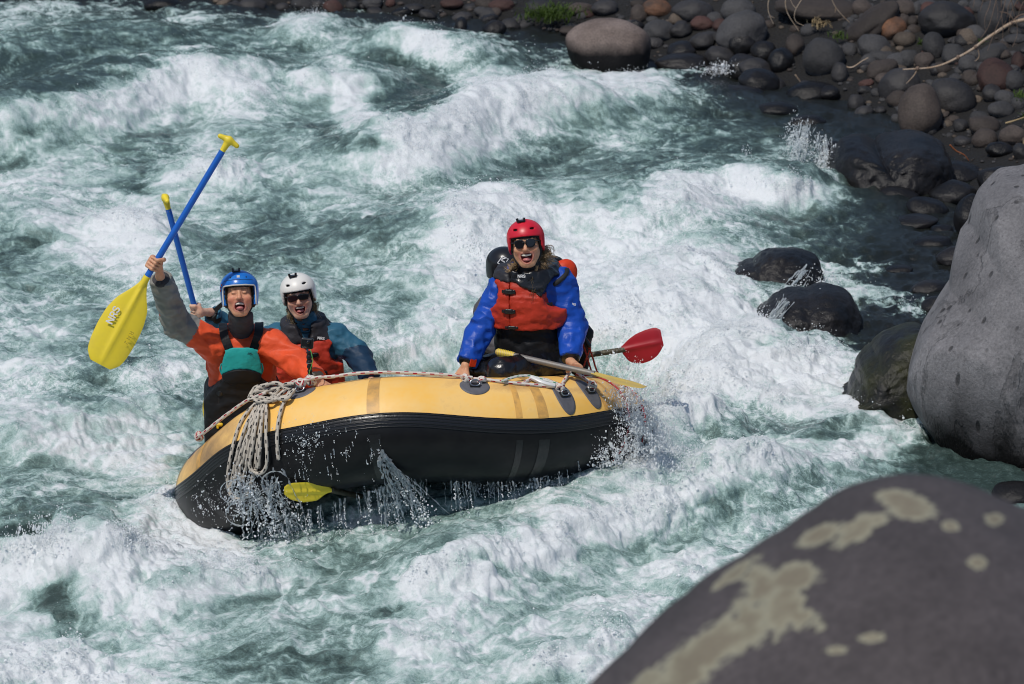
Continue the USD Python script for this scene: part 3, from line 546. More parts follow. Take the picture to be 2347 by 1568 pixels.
def cracked(base):
    n, l, drop = base
    n = {**n, 'cm': ('mapping', {'rotation': (0.0, 0.6, 0.3), 'scale': (9.0, 9.0, 3.0)}), 'cv': ('voronoi_texture', {'scale': 1.0, 'feature': 'f1'}), 'cr': ('rgb_ramp', {'ramp': [(0.0, (0.25,) * 3), (0.10, (0.4,) * 3), (0.17, (1, 1, 1)), (1.0, (1, 1, 1))]}),
         'km': ('mapping', {'rotation': (0.2, 0.7, 0.1), 'scale': (1.6, 1.6, .55)}), 'kn': ('noise_texture', {'scale': 1.0, 'detail': 6.0, 'roughness': .6, 'distortion': .2}), 'ka': ('math', {'math_type': 'subtract', 'value2': .5}), 'kb': ('math', {'math_type': 'absolute'}), 'kr': ('rgb_ramp', {'ramp': [(0.0, (0.62,) * 3), (0.006, (0.7,) * 3), (0.016, (1, 1, 1)), (1.0, (1, 1, 1))]}),
         'ln': ('noise_texture', {'scale': .9, 'detail': 3.0}), 'lr': ('map_range', {'from_min': .35, 'from_max': .65, 'to_min': .72, 'to_max': 1.15, 'clamp': True}), 'lc': ('combine_xyz', {}),  # broad tone mottle, painted in place of dappled tree shade
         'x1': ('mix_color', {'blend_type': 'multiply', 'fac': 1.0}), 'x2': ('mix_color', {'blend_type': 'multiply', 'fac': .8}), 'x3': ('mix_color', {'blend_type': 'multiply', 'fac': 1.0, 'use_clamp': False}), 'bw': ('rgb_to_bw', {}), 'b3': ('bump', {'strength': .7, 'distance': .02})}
    l = [(('x3.result', b) if a == 'm3.result' else (a, b)) for a, b in l] + [('g.position', 'cm.vector'), ('cm.vector', 'cv.vector'), ('cv.distance', 'cr.fac'), ('g.position', 'km.vector'), ('km.vector', 'kn.vector'), ('kn.fac', 'ka.value1'), ('ka.value', 'kb.value1'), ('kb.value', 'kr.fac'),
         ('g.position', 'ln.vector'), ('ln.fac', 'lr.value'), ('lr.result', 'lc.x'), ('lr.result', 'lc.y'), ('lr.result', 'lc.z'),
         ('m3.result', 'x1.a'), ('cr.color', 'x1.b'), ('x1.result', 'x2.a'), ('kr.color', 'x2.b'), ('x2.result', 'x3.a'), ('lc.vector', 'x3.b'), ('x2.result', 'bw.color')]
    n['mh'] = ('mix_color', {'blend_type': 'multiply', 'fac': 1.0}); l += [('cr.color', 'mh.a'), ('kr.color', 'mh.b'), ('mh.result', 'bw.color'), ('bw.val', 'b3.height'), ('b.normal', 'b3.normal'), ('b3.normal', 'p.normal')]
    l = [x for x in l if x != ('x2.result', 'bw.color')]
    return n, l, drop + ('p.normal',)
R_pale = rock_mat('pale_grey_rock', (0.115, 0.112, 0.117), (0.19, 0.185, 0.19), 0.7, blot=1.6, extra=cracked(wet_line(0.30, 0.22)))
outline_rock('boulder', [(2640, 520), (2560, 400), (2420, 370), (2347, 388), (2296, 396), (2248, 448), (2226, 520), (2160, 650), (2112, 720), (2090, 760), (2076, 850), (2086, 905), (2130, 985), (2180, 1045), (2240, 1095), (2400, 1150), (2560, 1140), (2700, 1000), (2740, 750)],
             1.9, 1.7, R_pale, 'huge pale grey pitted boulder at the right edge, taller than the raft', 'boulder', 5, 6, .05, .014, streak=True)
outline_rock('boulder', [(1880, 940), (1942, 905), (1960, 860), (2000, 800), (2050, 760), (2110, 745), (2160, 800), (2180, 900), (2150, 980), (2060, 960), (1980, 955)], 2.35, .8, R_moss, 'wet black boulder with greenish streaks tucked under the pale grey boulder', 'boulder', 9, 5, .10, .05)
outline_rock('wet_rock', [(1635, 703), (1659, 651), (1724, 599), (1807, 573), (1866, 589), (1887, 625), (1866, 677), (1783, 710), (1712, 729), (1665, 742)], 5.1, .7, R_wet, 'wet black rock in mid river, upper of the two beside the white chute', 'rock', 11, 5, .12, .06)
outline_rock('wet_rock', [(1709, 754), (1756, 702), (1851, 669), (1945, 676), (1975, 728), (1969, 793), (1886, 825), (1780, 832), (1721, 806)], 4.1, .8, R_wet, 'wet black rock in mid river, lower of the two beside the white chute', 'rock', 13, 5, .12, .06)
outline_rock('wet_rock', [(1895, 420), (1905, 360), (1935, 325), (1975, 320), (2010, 345), (2060, 318), (2110, 312), (2160, 335), (2178, 380), (2165, 425), (2060, 450), (1960, 445)], 8.2, 1.2, R_wet, 'large two-lobed wet black rock washed by the river below the pointed boulder', 'rock', 17, 5, .12, .06)
for (u, v, w, h, r, lab) in [(2095, 512, 110, 40, 5, 'low wet rock in the dark shallows left of the pale boulder top'), (2225, 500, 80, 110, 0, 'wet black stone pressed against the left of the pale boulder top'), (2160, 530, 60, 30, 0, 'small wet rock in the shallows beside the pale boulder'), (2330, 1135, 120, 60, 0, 'dark stone between the pale boulder and the lichen boulder'), (2060, 620, 70, 24, 0, 'flat rock just breaking the water in front of the pale boulder'), (1965, 472, 120, 40, 4, 'low wet rock right under the two-lobed rock'), (2050, 452, 110, 52, 0, 'wet black rock at the right foot of the two-lobed rock'), (2125, 482, 100, 58, -6, 'humped wet rock between the two-lobed rock and the pale boulder'), (2185, 446, 110, 70, 0, 'wet dark rock on the shore above the pale boulder top'), (2140, 560, 90, 38, 5, 'small dark wet rock in the shallows left of the pale boulder shoulder'), (2185, 592, 80, 58, 0, 'wet rock pressed against the pale boulder shoulder'), (2010, 545, 70, 22, 0, 'flat rock barely out of the water in the dark shallows'), (1912, 482, 60, 26, 0, 'small wet rock in the white water left of the low wet rocks'), (2130, 662, 90, 36, 8, 'wet rock in the shallows above the mossy streaked boulder'), (2050, 692, 60, 20, 0, 'small flat rock between the mid river rocks and the pale boulder'), (2150, 706, 80, 54, 0, 'wet dark rock above the mossy streaked boulder, touching the pale boulder'), (1700, 212, 120, 36, -4, 'long low wet rock in the dark water below the tan-topped boulder shore'), (1782, 252, 96, 34, 0, 'low wet rock in the dark water left of the rusty ledge'), (1850, 280, 84, 32, 3, 'low wet rock in the dark water under the rusty ledge')]:
    stone(u, v, w, h, r, R_wet, lab, 'rock', seed=int(u), name='wet_rock')
def lichen():
    n = {'ln': ('noise_texture', {'scale': 1.9, 'detail': 7.0, 'roughness': 0.62}), 'la': ('attribute', {'attribute': 'tint'}), 'ls': ('separate_color', {}), 'l1': ('math', {'math_type': 'multiply_add', 'value2': 0.9, 'value3': -0.45}), 'l2': ('math', {'math_type': 'add'}),
         'lr': ('map_range', {'from_min': 0.42, 'from_max': 0.58, 'clamp': True}), 'lc': ('rgb_ramp', {'ramp': [(0.40, (0.33, 0.33, 0.24)), (0.62, (0.26, 0.245, 0.175)), (0.80, (0.205, 0.185, 0.13)), (1.0, (0.18, 0.155, 0.11))]}), 'lm': ('mix_color', {})}
    l = [('g.position', 'ln.vector'), ('la.color', 'ls.color'), ('n2.fac', 'l1.value1'), ('l1.value', 'l2.value1'), ('ls.r', 'l2.value2'), ('l2.value', 'lr.value'), ('l2.value', 'lc.fac'), ('lr.result', 'lm.fac'), ('m3.result', 'lm.a'), ('lc.color', 'lm.b'), ('lm.result', 'p.base_color')]
    return n, l, ('p.base_color',)
R_lichen = rock_mat('lichen_stone', (0.040, 0.034, 0.035), (0.068, 0.058, 0.059), 0.8, blot=1.2, extra=lichen())
o = outline_rock('boulder', [(1272, 1706), (1372, 1614), (1522, 1471), (1662, 1371), (1782, 1291), (1872, 1231), (1972, 1174), (2082, 1146), (2222, 1150), (2322, 1182), (2369, 1204), (2622, 1376), (2822, 1696), (2722, 2046), (2222, 2196), (1622, 2146), (1302, 1946)],
             -11.9, 1.5, R_lichen, 'big purplish-brown boulder with pale lichen patches, close in the lower right corner', 'boulder', 3, 6, .02, .004)
_pts = np.array(UsdGeom.Mesh(o).GetPointsAttr().Get()); _u, _v = proj(_pts)
LICHEN = [(1660, 1470, 150, 40, 40), (1570, 1540, 120, 40, 35), (1790, 1400, 70, 36, 60), (1820, 1325, 60, 26, 10), (1740, 1340, 40, 40, 0), (1840, 1420, 50, 25, -20), (1970, 1215, 60, 24, 30), (2080, 1160, 60, 22, -15), (1880, 1225, 50, 16, 25), (1520, 1560, 90, 30, 25), (1690, 1310, 60, 12, 35), (2180, 1205, 20, 10, 0), (2280, 1190, 20, 12, 0), (1915, 1490, 26, 8, 5), (2000, 1462, 30, 8, 5), (2240, 1290, 20, 12, 0), (1720, 1430, 60, 50, 0)]
_l = np.zeros(len(_pts))
for a, b, w, h, r in LICHEN:
    c, s = math.cos(math.radians(r)), math.sin(math.radians(r)); x, y = ((_u - a) * c - (_v - b) * s) / (w * 1.2), ((_u - a) * s + (_v - b) * c) / (h * 1.35)
    _l = np.maximum(_l, np.exp(-.9 * (x * x + y * y)))
_l *= 1.0 + 1.0 * noise3(_pts, 8.0, 4, 3) + .9 * noise3(_pts, 30.0, 6, 2)
_l = np.maximum(_l, .75 * sstep(.17, .27, noise3(_pts, 5.5, 15, 3)) * sstep(.0, .25, noise3(_pts, 1.3, 16, 2) + .12))
UsdGeom.PrimvarsAPI(UsdGeom.Mesh(o)).CreatePrimvar('tint', Sdf.ValueTypeNames.Color3fArray, 'vertex').Set(Vt.Vec3fArray.FromNumpy(np.repeat(np.clip(_l, 0, 1)[:, None], 3, 1).astype(np.float32)))

import re
_named = [((q[0][0], q[0][1], q[0][2], q[0][3]), re.split(r",| above | between | under | resting | standing | behind | below | at | left | right | just | on | beside | wedged | lying | cut | leaning | in the | with | of | directly | half | sloping | washed | touching | that | touching | right| near ", q[3])[0]) for q in STONES]
def beside(u, v):
    """Where a small stone lies, told by the nearest named stone."""
    d = [math.hypot((u - q[0]) / (.6 * q[2] + 20), (v - q[1]) / (.6 * q[3] + 20)) for q, n in _named]; i = int(np.argmin(d)); (a, b, w, h), n = _named[i]
    du, dv = (u - a) / w, (v - b) / h
    return (('right of' if du > 0 else 'left of') if abs(du) > abs(dv) else ('below' if dv > 0 else 'above')) + ' the ' + n
# larger dark stones crowding the waterline
_rng = np.random.default_rng(77)
for k, (u, v, w, h) in enumerate([(1560, 120, 70, 48), (1610, 95, 60, 44), (1650, 130, 66, 46), (1700, 100, 70, 60), (1640, 165, 50, 34), (1730, 160, 80, 56), (1790, 140, 60, 60), (1770, 195, 70, 40), (1850, 205, 56, 40), (1900, 215, 50, 36), (1560, 70, 54, 38), (1500, 100, 40, 30), (1460, 60, 36, 26), (1700, 60, 50, 36), (1980, 258, 46, 30), (1120, 45, 44, 26), (1060, 40, 50, 26), (980, 34, 44, 24), (920, 30, 52, 26), (860, 28, 40, 22), (1170, 58, 50, 30), (720, 20, 50, 24), (540, 16, 44, 24)]):
    stone(u, v, w, h, _rng.uniform(-18, 18), R_dark if k % 3 else R_wet, f"dark {'wet ' if k % 3 == 0 else ''}stone at the waterline {beside(u, v)}", 'stone', 'dark stones crowding the waterline', seed=700 + k, sub=3, name='bank_stone', lump=.2)
# cobbles that fill the gaps, one by one, and the gravel between them
_rng = np.random.default_rng(5); _n = 0
while _n < 190:
    u, v = (_rng.uniform(1950, 2400), _rng.uniform(0, 330)) if _rng.random() < .7 else (_rng.uniform(330, 2000), _rng.uniform(-6, 75))
    g = ground_hit(u, v)
    d = float(shore_dist(np.array([g[0]]), np.array([g[1]]))[0])
    if d < 0.05: continue
    w = float(np.exp(_rng.uniform(math.log(14), math.log(58))))
    m, what = [(R_grey, 'grey'), (R_dark, 'dark'), (R_brown, 'brown'), (R_grey, 'grey'), (R_tan, 'tan'), (R_brown, 'brown'), (R_red, 'reddish')][_rng.integers(7)]
    lab = f"{'tiny' if w < 21 else 'small' if w < 36 else 'medium-sized'} {what} cobble {beside(u, v)}"
    stone(u, v, w, w * _rng.uniform(.55, .85), _rng.uniform(-25, 25), m, lab, 'cobble', f'small {what} cobbles on the bank', seed=300 + _n, sub=2, name='cobble', sink=.25)
    _n += 1
def scatter(name, pts, scales, protos, mats, seed=0, label=None, stretch=None, kind='stuff', quats=None):
    pi = UsdGeom.PointInstancer.Define(stage, path_of(None, name)); pp = str(pi.GetPath())
    rng = np.random.default_rng(seed); rel = pi.CreatePrototypesRel()
    for k, (g, m) in enumerate(zip(protos, mats)):
        usdkit.mesh(stage, f'{pp}/grain_{k:03d}', g, m, smooth=True); rel.AddTarget(f'{pp}/grain_{k:03d}')
    pi.CreateProtoIndicesAttr(Vt.IntArray.FromNumpy(rng.integers(0, len(protos), len(pts)).astype(np.int32)))
    pi.CreatePositionsAttr(Vt.Vec3fArray.FromNumpy(np.asarray(pts, np.float32)))
    sc = np.repeat(np.asarray(scales, np.float32)[:, None], 3, 1)
    if stretch is not None: sc = sc * np.asarray(stretch, np.float32)
    pi.CreateScalesAttr(Vt.Vec3fArray.FromNumpy(sc))
    if quats is not None:
        pi.CreateOrientationsAttr(Vt.QuathArray([Gf.Quath(*map(float, q)) for q in quats]))
    return tag(pi, label, kind=kind)
def pebble(seed): return stone_mesh((0, 0, 0), 1.0, .6, 0, .9, seed, 2, .12)
_x = _rng.uniform(-6, 9, 60000); _y = _rng.uniform(2, 24, 60000); _d = shore_dist(_x, _y); _k = (_d > -.1) & (_d < 7)
_x, _y = _x[_k][:9000], _y[_k][:9000]
scatter('gravel', np.stack([_x, _y, terrain_z(_x, _y) + .005], 1), np.exp(_rng.uniform(math.log(.02), math.log(.075), len(_x))), [pebble(k) for k in range(900, 904)], [R_grey, R_tan, R_brown, R_dark], 3, 'loose dark gravel between the stones of the bank')
# ------------------------------------------------------------------ modelling: distance fields turned into meshes, tubes, ropes
def mesh_sdf(f, lo, hi, h, B=8):
    """Surface nets of f(points) = 0 in the box lo..hi with cells of size h; only blocks near the surface are sampled finely."""
    lo = np.asarray(lo, float); n = np.maximum(1, np.ceil((np.asarray(hi, float) - lo) / (h * B)).astype(int)) * B
    nb = n // B
    bi = np.stack(np.meshgrid(*[np.arange(k) for k in nb], indexing='ij'), -1).reshape(-1, 3)
    dc = f(lo + (bi + .5) * B * h)
    D = np.repeat(np.repeat(np.repeat(dc.reshape(nb), B, 0), B, 1), B, 2).astype(np.float32)
    D = np.pad(D, ((0, 1), (0, 1), (0, 1)), mode='edge')
    near = bi[np.abs(dc) < B * h * 0.87 * 1.5 + h]
    r = np.arange(B + 1); off = np.stack(np.meshgrid(r, r, r, indexing='ij'), -1).reshape(-1, 3)
    for k in range(0, len(near), 600):
        idx = (near[k:k + 600, None, :] * B + off[None]).reshape(-1, 3)
        D[idx[:, 0], idx[:, 1], idx[:, 2]] = f(lo + idx * h)
    for ax in range(3):
        for e in (0, -1):
            s = [slice(None)] * 3; s[ax] = e; D[tuple(s)] = np.maximum(D[tuple(s)], 1e-4)
    S = D < 0
    c = np.zeros([k for k in n], np.int8)
    for a in np.ndindex(2, 2, 2): c += S[a[0]:a[0] + n[0], a[1]:a[1] + n[1], a[2]:a[2] + n[2]]
    cell = np.argwhere((c > 0) & (c < 8))
    if not len(cell): raise ValueError('empty field')
    vid = np.full(n, -1, np.int64); vid[tuple(cell.T)] = np.arange(len(cell))
    corners = np.array(list(np.ndindex(2, 2, 2))); val = np.stack([D[tuple((cell + k).T)] for k in corners], 1)
    acc = np.zeros((len(cell), 3)); cnt = np.zeros(len(cell))
    for i in range(8):
        for j in range(i + 1, 8):
            if np.abs(corners[i] - corners[j]).sum() != 1: continue
            a, b = val[:, i], val[:, j]; m = (a < 0) != (b < 0)
            t = np.where(m, a / np.where(m, a - b, 1), 0)[:, None]
            acc += np.where(m[:, None], corners[i] + t * (corners[j] - corners[i]), 0); cnt += m
    V = lo + (cell + acc / cnt[:, None]) * h
    F = []
    for ax in range(3):
        u, w = (ax + 1) % 3, (ax + 2) % 3
        s0 = [slice(None)] * 3; s1 = [slice(None)] * 3; s0[ax] = slice(0, -1); s1[ax] = slice(1, None)
        A, C = S[tuple(s0)], S[tuple(s1)]; e = np.argwhere(A != C)
        e = e[(e[:, u] > 0) & (e[:, w] > 0) & (e[:, u] < n[u]) & (e[:, w] < n[w])]
        flip = C[tuple(e.T)]
        def at(du, dw):
            q = e.copy(); q[:, u] -= du; q[:, w] -= dw; return vid[tuple(q.T)]
        q = np.stack([at(0, 0), at(1, 0), at(1, 1), at(0, 1)], 1)
        q = np.where(flip[:, None], q[:, ::-1], q)
        F += [q[:, [0, 1, 2]], q[:, [0, 2, 3]]]
    F = np.concatenate(F); F = F[(F >= 0).all(1)]
    return V, F
def smin(a, b, k):
    h = np.clip(0.5 + 0.5 * (b - a) / k, 0, 1)
    return b + (a - b) * h - k * h * (1 - h)
def smax(a, b, k): return -smin(-a, -b, k)
def cap(a, b, ra, rb=None):
    a = np.asarray(a, float); b = np.asarray(b, float); rb = ra if rb is None else rb
    ab = b - a; L = max(float(ab @ ab), 1e-12)
    def f(p):
        t = np.clip((p - a) @ ab / L, 0, 1)
        return np.linalg.norm(p - a - t[:, None] * ab, axis=1) - (ra + (rb - ra) * t)
    return f
def ell(c, r, A=None):
    c = np.asarray(c, float); r = np.asarray(r, float)
    def f(p):
        q = p - c
        if A is not None: q = q @ A.T
        k0 = np.linalg.norm(q / r, axis=1); k1 = np.linalg.norm(q / (r * r), axis=1)
        return k0 * (k0 - 1) / np.maximum(k1, 1e-9)
    return f
def rbox(c, hsz, rad, A=None):
    c = np.asarray(c, float); hsz = np.asarray(hsz, float) - rad
    def f(p):
        q = p - c
        if A is not None: q = q @ A.T
        q = np.abs(q) - hsz
        return np.linalg.norm(np.maximum(q, 0), axis=1) + np.minimum(q.max(1), 0) - rad
    return f
def union(fs, k=0.0):
    def f(p):
        d = fs[0](p)
        for g in fs[1:]: d = np.minimum(d, g(p)) if k == 0 else smin(d, g(p), k)
        return d
    return f
from scipy.spatial.transform import Rotation
class Frame:
    """x: to the viewer's right, y: the way the thing faces, z: its up."""
    def __init__(s, o, yaw=0, pitch=0, roll=0, scale=1.0, axes=None):
        s.o = np.asarray(o, float); s.k = scale
        if axes is not None: s.A = np.array(axes, float); return
        R = (Rotation.from_euler('y', roll, degrees=True) * Rotation.from_euler('z', yaw, degrees=True) * Rotation.from_euler('x', -pitch, degrees=True)).as_matrix()
        s.A = np.array([R @ [1, 0, 0], R @ [0, -1, 0], R @ [0, 0, 1.0]])
    def loc(s, p): return (np.asarray(p) - s.o) @ s.A.T / s.k
    def w(s, *q):
        q = np.asarray(q if len(q) == 3 else q[0], float); return s.o + (q * s.k) @ s.A
    def sdf(s, f): return lambda p: f(s.loc(p)) * s.k
def bbox(pts, pad):
    pts = np.asarray(pts); return pts.min(0) - pad, pts.max(0) + pad
def spline(pts, n, closed=False):
    pts = np.asarray(pts, float); d = np.r_[0, np.cumsum(np.maximum(np.linalg.norm(np.diff(pts, axis=0), axis=1), 1e-6))]
    return CubicSpline(d, pts, bc_type='periodic' if closed else 'natural')(np.linspace(0, d[-1], n))
def tube(path, r, sides=8, caps=True):
    """A round tube along a path; r a number or one per point. Returns (vertices, faces), st."""
    path = np.asarray(path, float); n = len(path); r = np.broadcast_to(r, n)
    t = np.gradient(path, axis=0); t /= np.maximum(np.linalg.norm(t, axis=1, keepdims=True), 1e-9)
    u = np.cross(t[0], [0.3, 0.2, 1.0]); u /= np.linalg.norm(u); U = []
    for k in range(n):
        u = u - (u @ t[k]) * t[k]; u /= max(np.linalg.norm(u), 1e-9); U.append(u)
    U = np.array(U); W = np.cross(t, U)
    a = np.linspace(0, 2 * np.pi, sides + 1)
    V = path[:, None] + (U[:, None] * np.cos(a)[None, :, None] + W[:, None] * np.sin(a)[None, :, None]) * r[:, None, None]
    L = np.r_[0, np.cumsum(np.linalg.norm(np.diff(path, axis=0), axis=1))]
    st = np.stack(np.broadcast_arrays(L[:, None], (a / (2 * np.pi))[None]), -1).reshape(-1, 2)
    V = V.reshape(-1, 3); F = grid_faces(n, sides + 1)
    if caps:
        m = len(V); V = np.vstack([V, path[0] - t[0] * r[0] * .3, path[-1] + t[-1] * r[-1] * .3]); st = np.vstack([st, [0, 0], [L[-1], 0]])
        i = np.arange(sides); F = np.vstack([F, np.stack([np.full(sides, m), i + 1, i], 1), np.stack([np.full(sides, m + 1), (n - 1) * (sides + 1) + i, (n - 1) * (sides + 1) + i + 1], 1)])
    return (V, F), st
def join(ms):
    V, F, n = [], [], 0
    for v, f in ms: V.append(v); F.append(np.asarray(f) + n); n += len(v)
    return np.vstack(V), np.vstack(F)
def beam(a, b, w, h, up=(0, 0, 1), r=0.003):
    """A small rounded block from a to b."""
    a, b = np.asarray(a, float), np.asarray(b, float); x = unit(b - a); z = unit(np.cross(np.cross(x, up), x)); y = np.cross(z, x)
    m = trimesh.creation.box([np.linalg.norm(b - a), w, h])
    v = np.array(m.vertices); V = (a + b) / 2 + v[:, :1] * x + v[:, 1:2] * y + v[:, 2:] * z
    return V, np.array(m.faces)
def text(s, height, o, xdir, ydir, depth=0.0015, bold=True):
    m = meshkit.text_mesh(s, height, depth, bold); v = np.array(m.vertices); x, y = unit(xdir), unit(ydir)
    y = unit(y - (y @ x) * x); z = np.cross(x, y)
    c = (v.max(0) + v.min(0)) / 2; v = v - [c[0], c[1], 0]
    return np.asarray(o) + v[:, :1] * x + v[:, 1:2] * y + v[:, 2:] * z, np.array(m.faces)
def rope_mat(name, base, fleck, dens=30.0, k=3.0):
    return M(name, {'a': ('attribute', {'attribute': 'st'}), 's': ('separate_xyz', {}), 'u': ('math', {'math_type': 'multiply', 'value2': dens}), 'v': ('math', {'math_type': 'multiply', 'value2': k}),
        'fl': ('math', {'math_type': 'floor'}), 'h': ('math', {'math_type': 'multiply', 'value2': 0.5}), 'vv': ('math', {'math_type': 'add'}), 'fu': ('math', {'math_type': 'fraction'}), 'fv': ('math', {'math_type': 'fraction'}),
        'cu': ('math', {'math_type': 'less_than', 'value2': 0.5}), 'cv': ('math', {'math_type': 'less_than', 'value2': 0.36}), 'c': ('math', {'math_type': 'multiply'}),
        'mx': ('mix_color', {'a': base, 'b': fleck}), 'g': ('geometry', {}), 'n': ('noise_texture', {'scale': 300.0}), 'b': ('bump', {'strength': 0.5, 'distance': 0.003}), 'p': ('principled_bsdf', {'roughness': 0.75})},
        [('a.vector', 's.vector'), ('s.x', 'u.value1'), ('s.y', 'v.value1'), ('u.value', 'fl.value1'), ('fl.value', 'h.value1'), ('v.value', 'vv.value1'), ('h.value', 'vv.value2'), ('u.value', 'fu.value1'), ('vv.value', 'fv.value1'),
         ('fu.value', 'cu.value1'), ('fv.value', 'cv.value1'), ('cu.value', 'c.value1'), ('cv.value', 'c.value2'), ('c.value', 'mx.fac'), ('mx.result', 'p.base_color'), ('g.position', 'n.vector'), ('n.fac', 'b.height'), ('b.normal', 'p.normal')])
# ------------------------------------------------------------------ the raft
RAFT_R = 0.305
RAFT_PX = [(511, 1136, .48), (638, 1026, .08), (875, 982, -.10), (1185, 988, .04), (1312, 978, .30), (1386, 986, .80), (1396, 1006, 1.5), (1352, 1040, 2.6), (1200, 1062, 3.15), (960, 1080, 3.35), (720, 1095, 3.2), (600, 1096, 2.7), (552, 1096, 1.6)]
_ctl = np.array([P(*q) for q in RAFT_PX]); _c2 = np.vstack([_ctl, _ctl[:1]])
_len = np.r_[0, np.cumsum(np.linalg.norm(np.diff(_c2, axis=0), axis=1))]; NS = 640
_sarr = np.arange(NS) / NS * _len[-1]
_lin = np.stack([np.interp(_sarr, _len, _c2[:, k]) for k in range(3)], 1)
TC = gaussian_filter1d(_lin, 9, axis=0, mode='wrap')            # tube centre line
TT = np.roll(TC, -1, 0) - np.roll(TC, 1, 0); TT /= np.linalg.norm(TT, axis=1, keepdims=True)
_u, _s, _vt = np.linalg.svd(TC - TC.mean(0)); RN = _vt[2] * np.sign(_vt[2][2])     # raft plane normal
TO = np.cross(TT, RN); TO /= np.linalg.norm(TO, axis=1, keepdims=True)
if ((TC - TC.mean(0)) * TO).sum() < 0: TO = -TO
TN = np.cross(TO, TT); TN *= np.sign(TN @ RN)[:, None]
_bu = [405, 526, 557, 633, 871, 1183, 1301, 1375, 1457]; _bv = [1115, 1014, 1003, 987, 940, 961, 960, 943, 929]
_al = np.radians(np.linspace(-30, 80, 111)); ALPHA = np.full(NS, math.radians(14))
for k in range(NS):
    if TC[k, 1] > 1.1: continue
    q = TC[k] + RAFT_R * (np.cos(_al)[:, None] * TO[k] + np.sin(_al)[:, None] * TN[k]); u, v = proj(q)
    if TO[k, 1] > 0.5: continue
    ALPHA[k] = _al[np.argmin(np.abs(v - np.interp(u, _bu, _bv)))]
ALPHA = gaussian_filter1d(np.clip(ALPHA, 0, math.radians(60)), 10, mode='wrap')
def on_tube(k, ang, off=0.0):
    """Point on the tube at station k (may be fractional), angle from outward towards the top."""
    k0 = np.floor(k).astype(int) % NS; k1 = (k0 + 1) % NS; f = (np.asarray(k) - np.floor(k))[..., None]
    C = TC[k0] * (1 - f) + TC[k1] * f; O = TO[k0] * (1 - f) + TO[k1] * f; N = TN[k0] * (1 - f) + TN[k1] * f
    return C + (RAFT_R + off) * (np.cos(ang)[..., None] * O + np.sin(ang)[..., None] * N)
def tube_patch(kk, aa, off, closed_k=False):
    K, A = np.broadcast_arrays(kk[:, None], aa)
    V = on_tube(K, A, off); return V.reshape(-1, 3), grid_faces(*K.shape)
def nearest_k(u, v): 
    q, w = proj(TC); d = np.hypot(q - u, w - v) + np.where(TC[:, 1] > 1.3, 1e4, 0); return int(np.argmin(d))
def k_at(u):
    q, w = proj(TC); return int(np.argmin(np.abs(q - u) + np.where((TC[:, 1] > 1.0), 1e4, 0)))
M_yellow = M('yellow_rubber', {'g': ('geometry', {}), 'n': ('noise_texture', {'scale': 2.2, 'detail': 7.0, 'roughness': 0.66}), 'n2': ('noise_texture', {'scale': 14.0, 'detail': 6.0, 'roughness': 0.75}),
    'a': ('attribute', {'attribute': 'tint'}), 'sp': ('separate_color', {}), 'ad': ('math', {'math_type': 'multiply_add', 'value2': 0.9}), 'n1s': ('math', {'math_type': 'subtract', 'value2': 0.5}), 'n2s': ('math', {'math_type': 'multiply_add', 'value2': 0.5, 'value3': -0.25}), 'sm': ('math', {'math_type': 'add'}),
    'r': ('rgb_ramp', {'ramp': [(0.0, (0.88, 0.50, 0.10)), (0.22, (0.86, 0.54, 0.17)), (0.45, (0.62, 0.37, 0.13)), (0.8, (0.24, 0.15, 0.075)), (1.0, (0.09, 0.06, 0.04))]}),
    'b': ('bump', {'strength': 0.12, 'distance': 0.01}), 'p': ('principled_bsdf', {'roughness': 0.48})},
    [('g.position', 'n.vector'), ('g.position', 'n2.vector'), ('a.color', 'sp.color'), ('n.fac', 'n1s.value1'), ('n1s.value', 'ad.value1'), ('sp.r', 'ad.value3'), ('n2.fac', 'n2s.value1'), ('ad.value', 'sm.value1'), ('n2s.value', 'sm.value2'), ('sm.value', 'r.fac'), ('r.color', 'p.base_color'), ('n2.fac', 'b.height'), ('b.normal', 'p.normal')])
M_black = mat('black_rubber', (0.007, 0.007, 0.008), 0.34, spec=.22, color2=(0.012, 0.012, 0.012), scale=9.0, bump=0.10, bscale=35.0)
M_seam = mat('black_seam', (0.010, 0.010, 0.0105), 0.30, bump=.15)
M_patch = mat('grey_patch', (0.12, 0.12, 0.135), 0.6, var=.3, scale=14, bump=.2)
M_metal = mat('steel', (0.45, 0.45, 0.46), 0.28, metallic=1.0)
M_webb = mat('black_webbing', (0.012, 0.012, 0.013), 0.7, bump=.3, bscale=300)
raft = thing('raft', 'yellow and black inflatable whitewater raft riding up over the waves', 'raft')
kk = np.arange(NS + 1); na = 30
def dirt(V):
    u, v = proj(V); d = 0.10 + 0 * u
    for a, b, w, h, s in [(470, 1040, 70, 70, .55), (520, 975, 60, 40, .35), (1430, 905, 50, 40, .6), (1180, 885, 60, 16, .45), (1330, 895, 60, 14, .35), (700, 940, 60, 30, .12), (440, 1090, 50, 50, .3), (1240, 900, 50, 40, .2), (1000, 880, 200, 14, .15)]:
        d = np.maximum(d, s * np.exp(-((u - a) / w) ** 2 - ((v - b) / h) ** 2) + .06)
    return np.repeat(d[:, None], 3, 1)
up_a = ALPHA[kk % NS][:, None] + (math.pi * 1.08 - ALPHA[kk % NS][:, None]) * np.linspace(0, 1, na)[None]
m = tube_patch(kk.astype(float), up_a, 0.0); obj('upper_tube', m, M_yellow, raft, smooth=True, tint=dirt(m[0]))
lo_a = (math.pi * 1.08 - 2 * math.pi) + (ALPHA[kk % NS][:, None] - (math.pi * 1.08 - 2 * math.pi)) * np.linspace(0, 1, na)[None]
obj('lower_tube', tube_patch(kk.astype(float), lo_a, 0.0), M_black, raft, smooth=True)
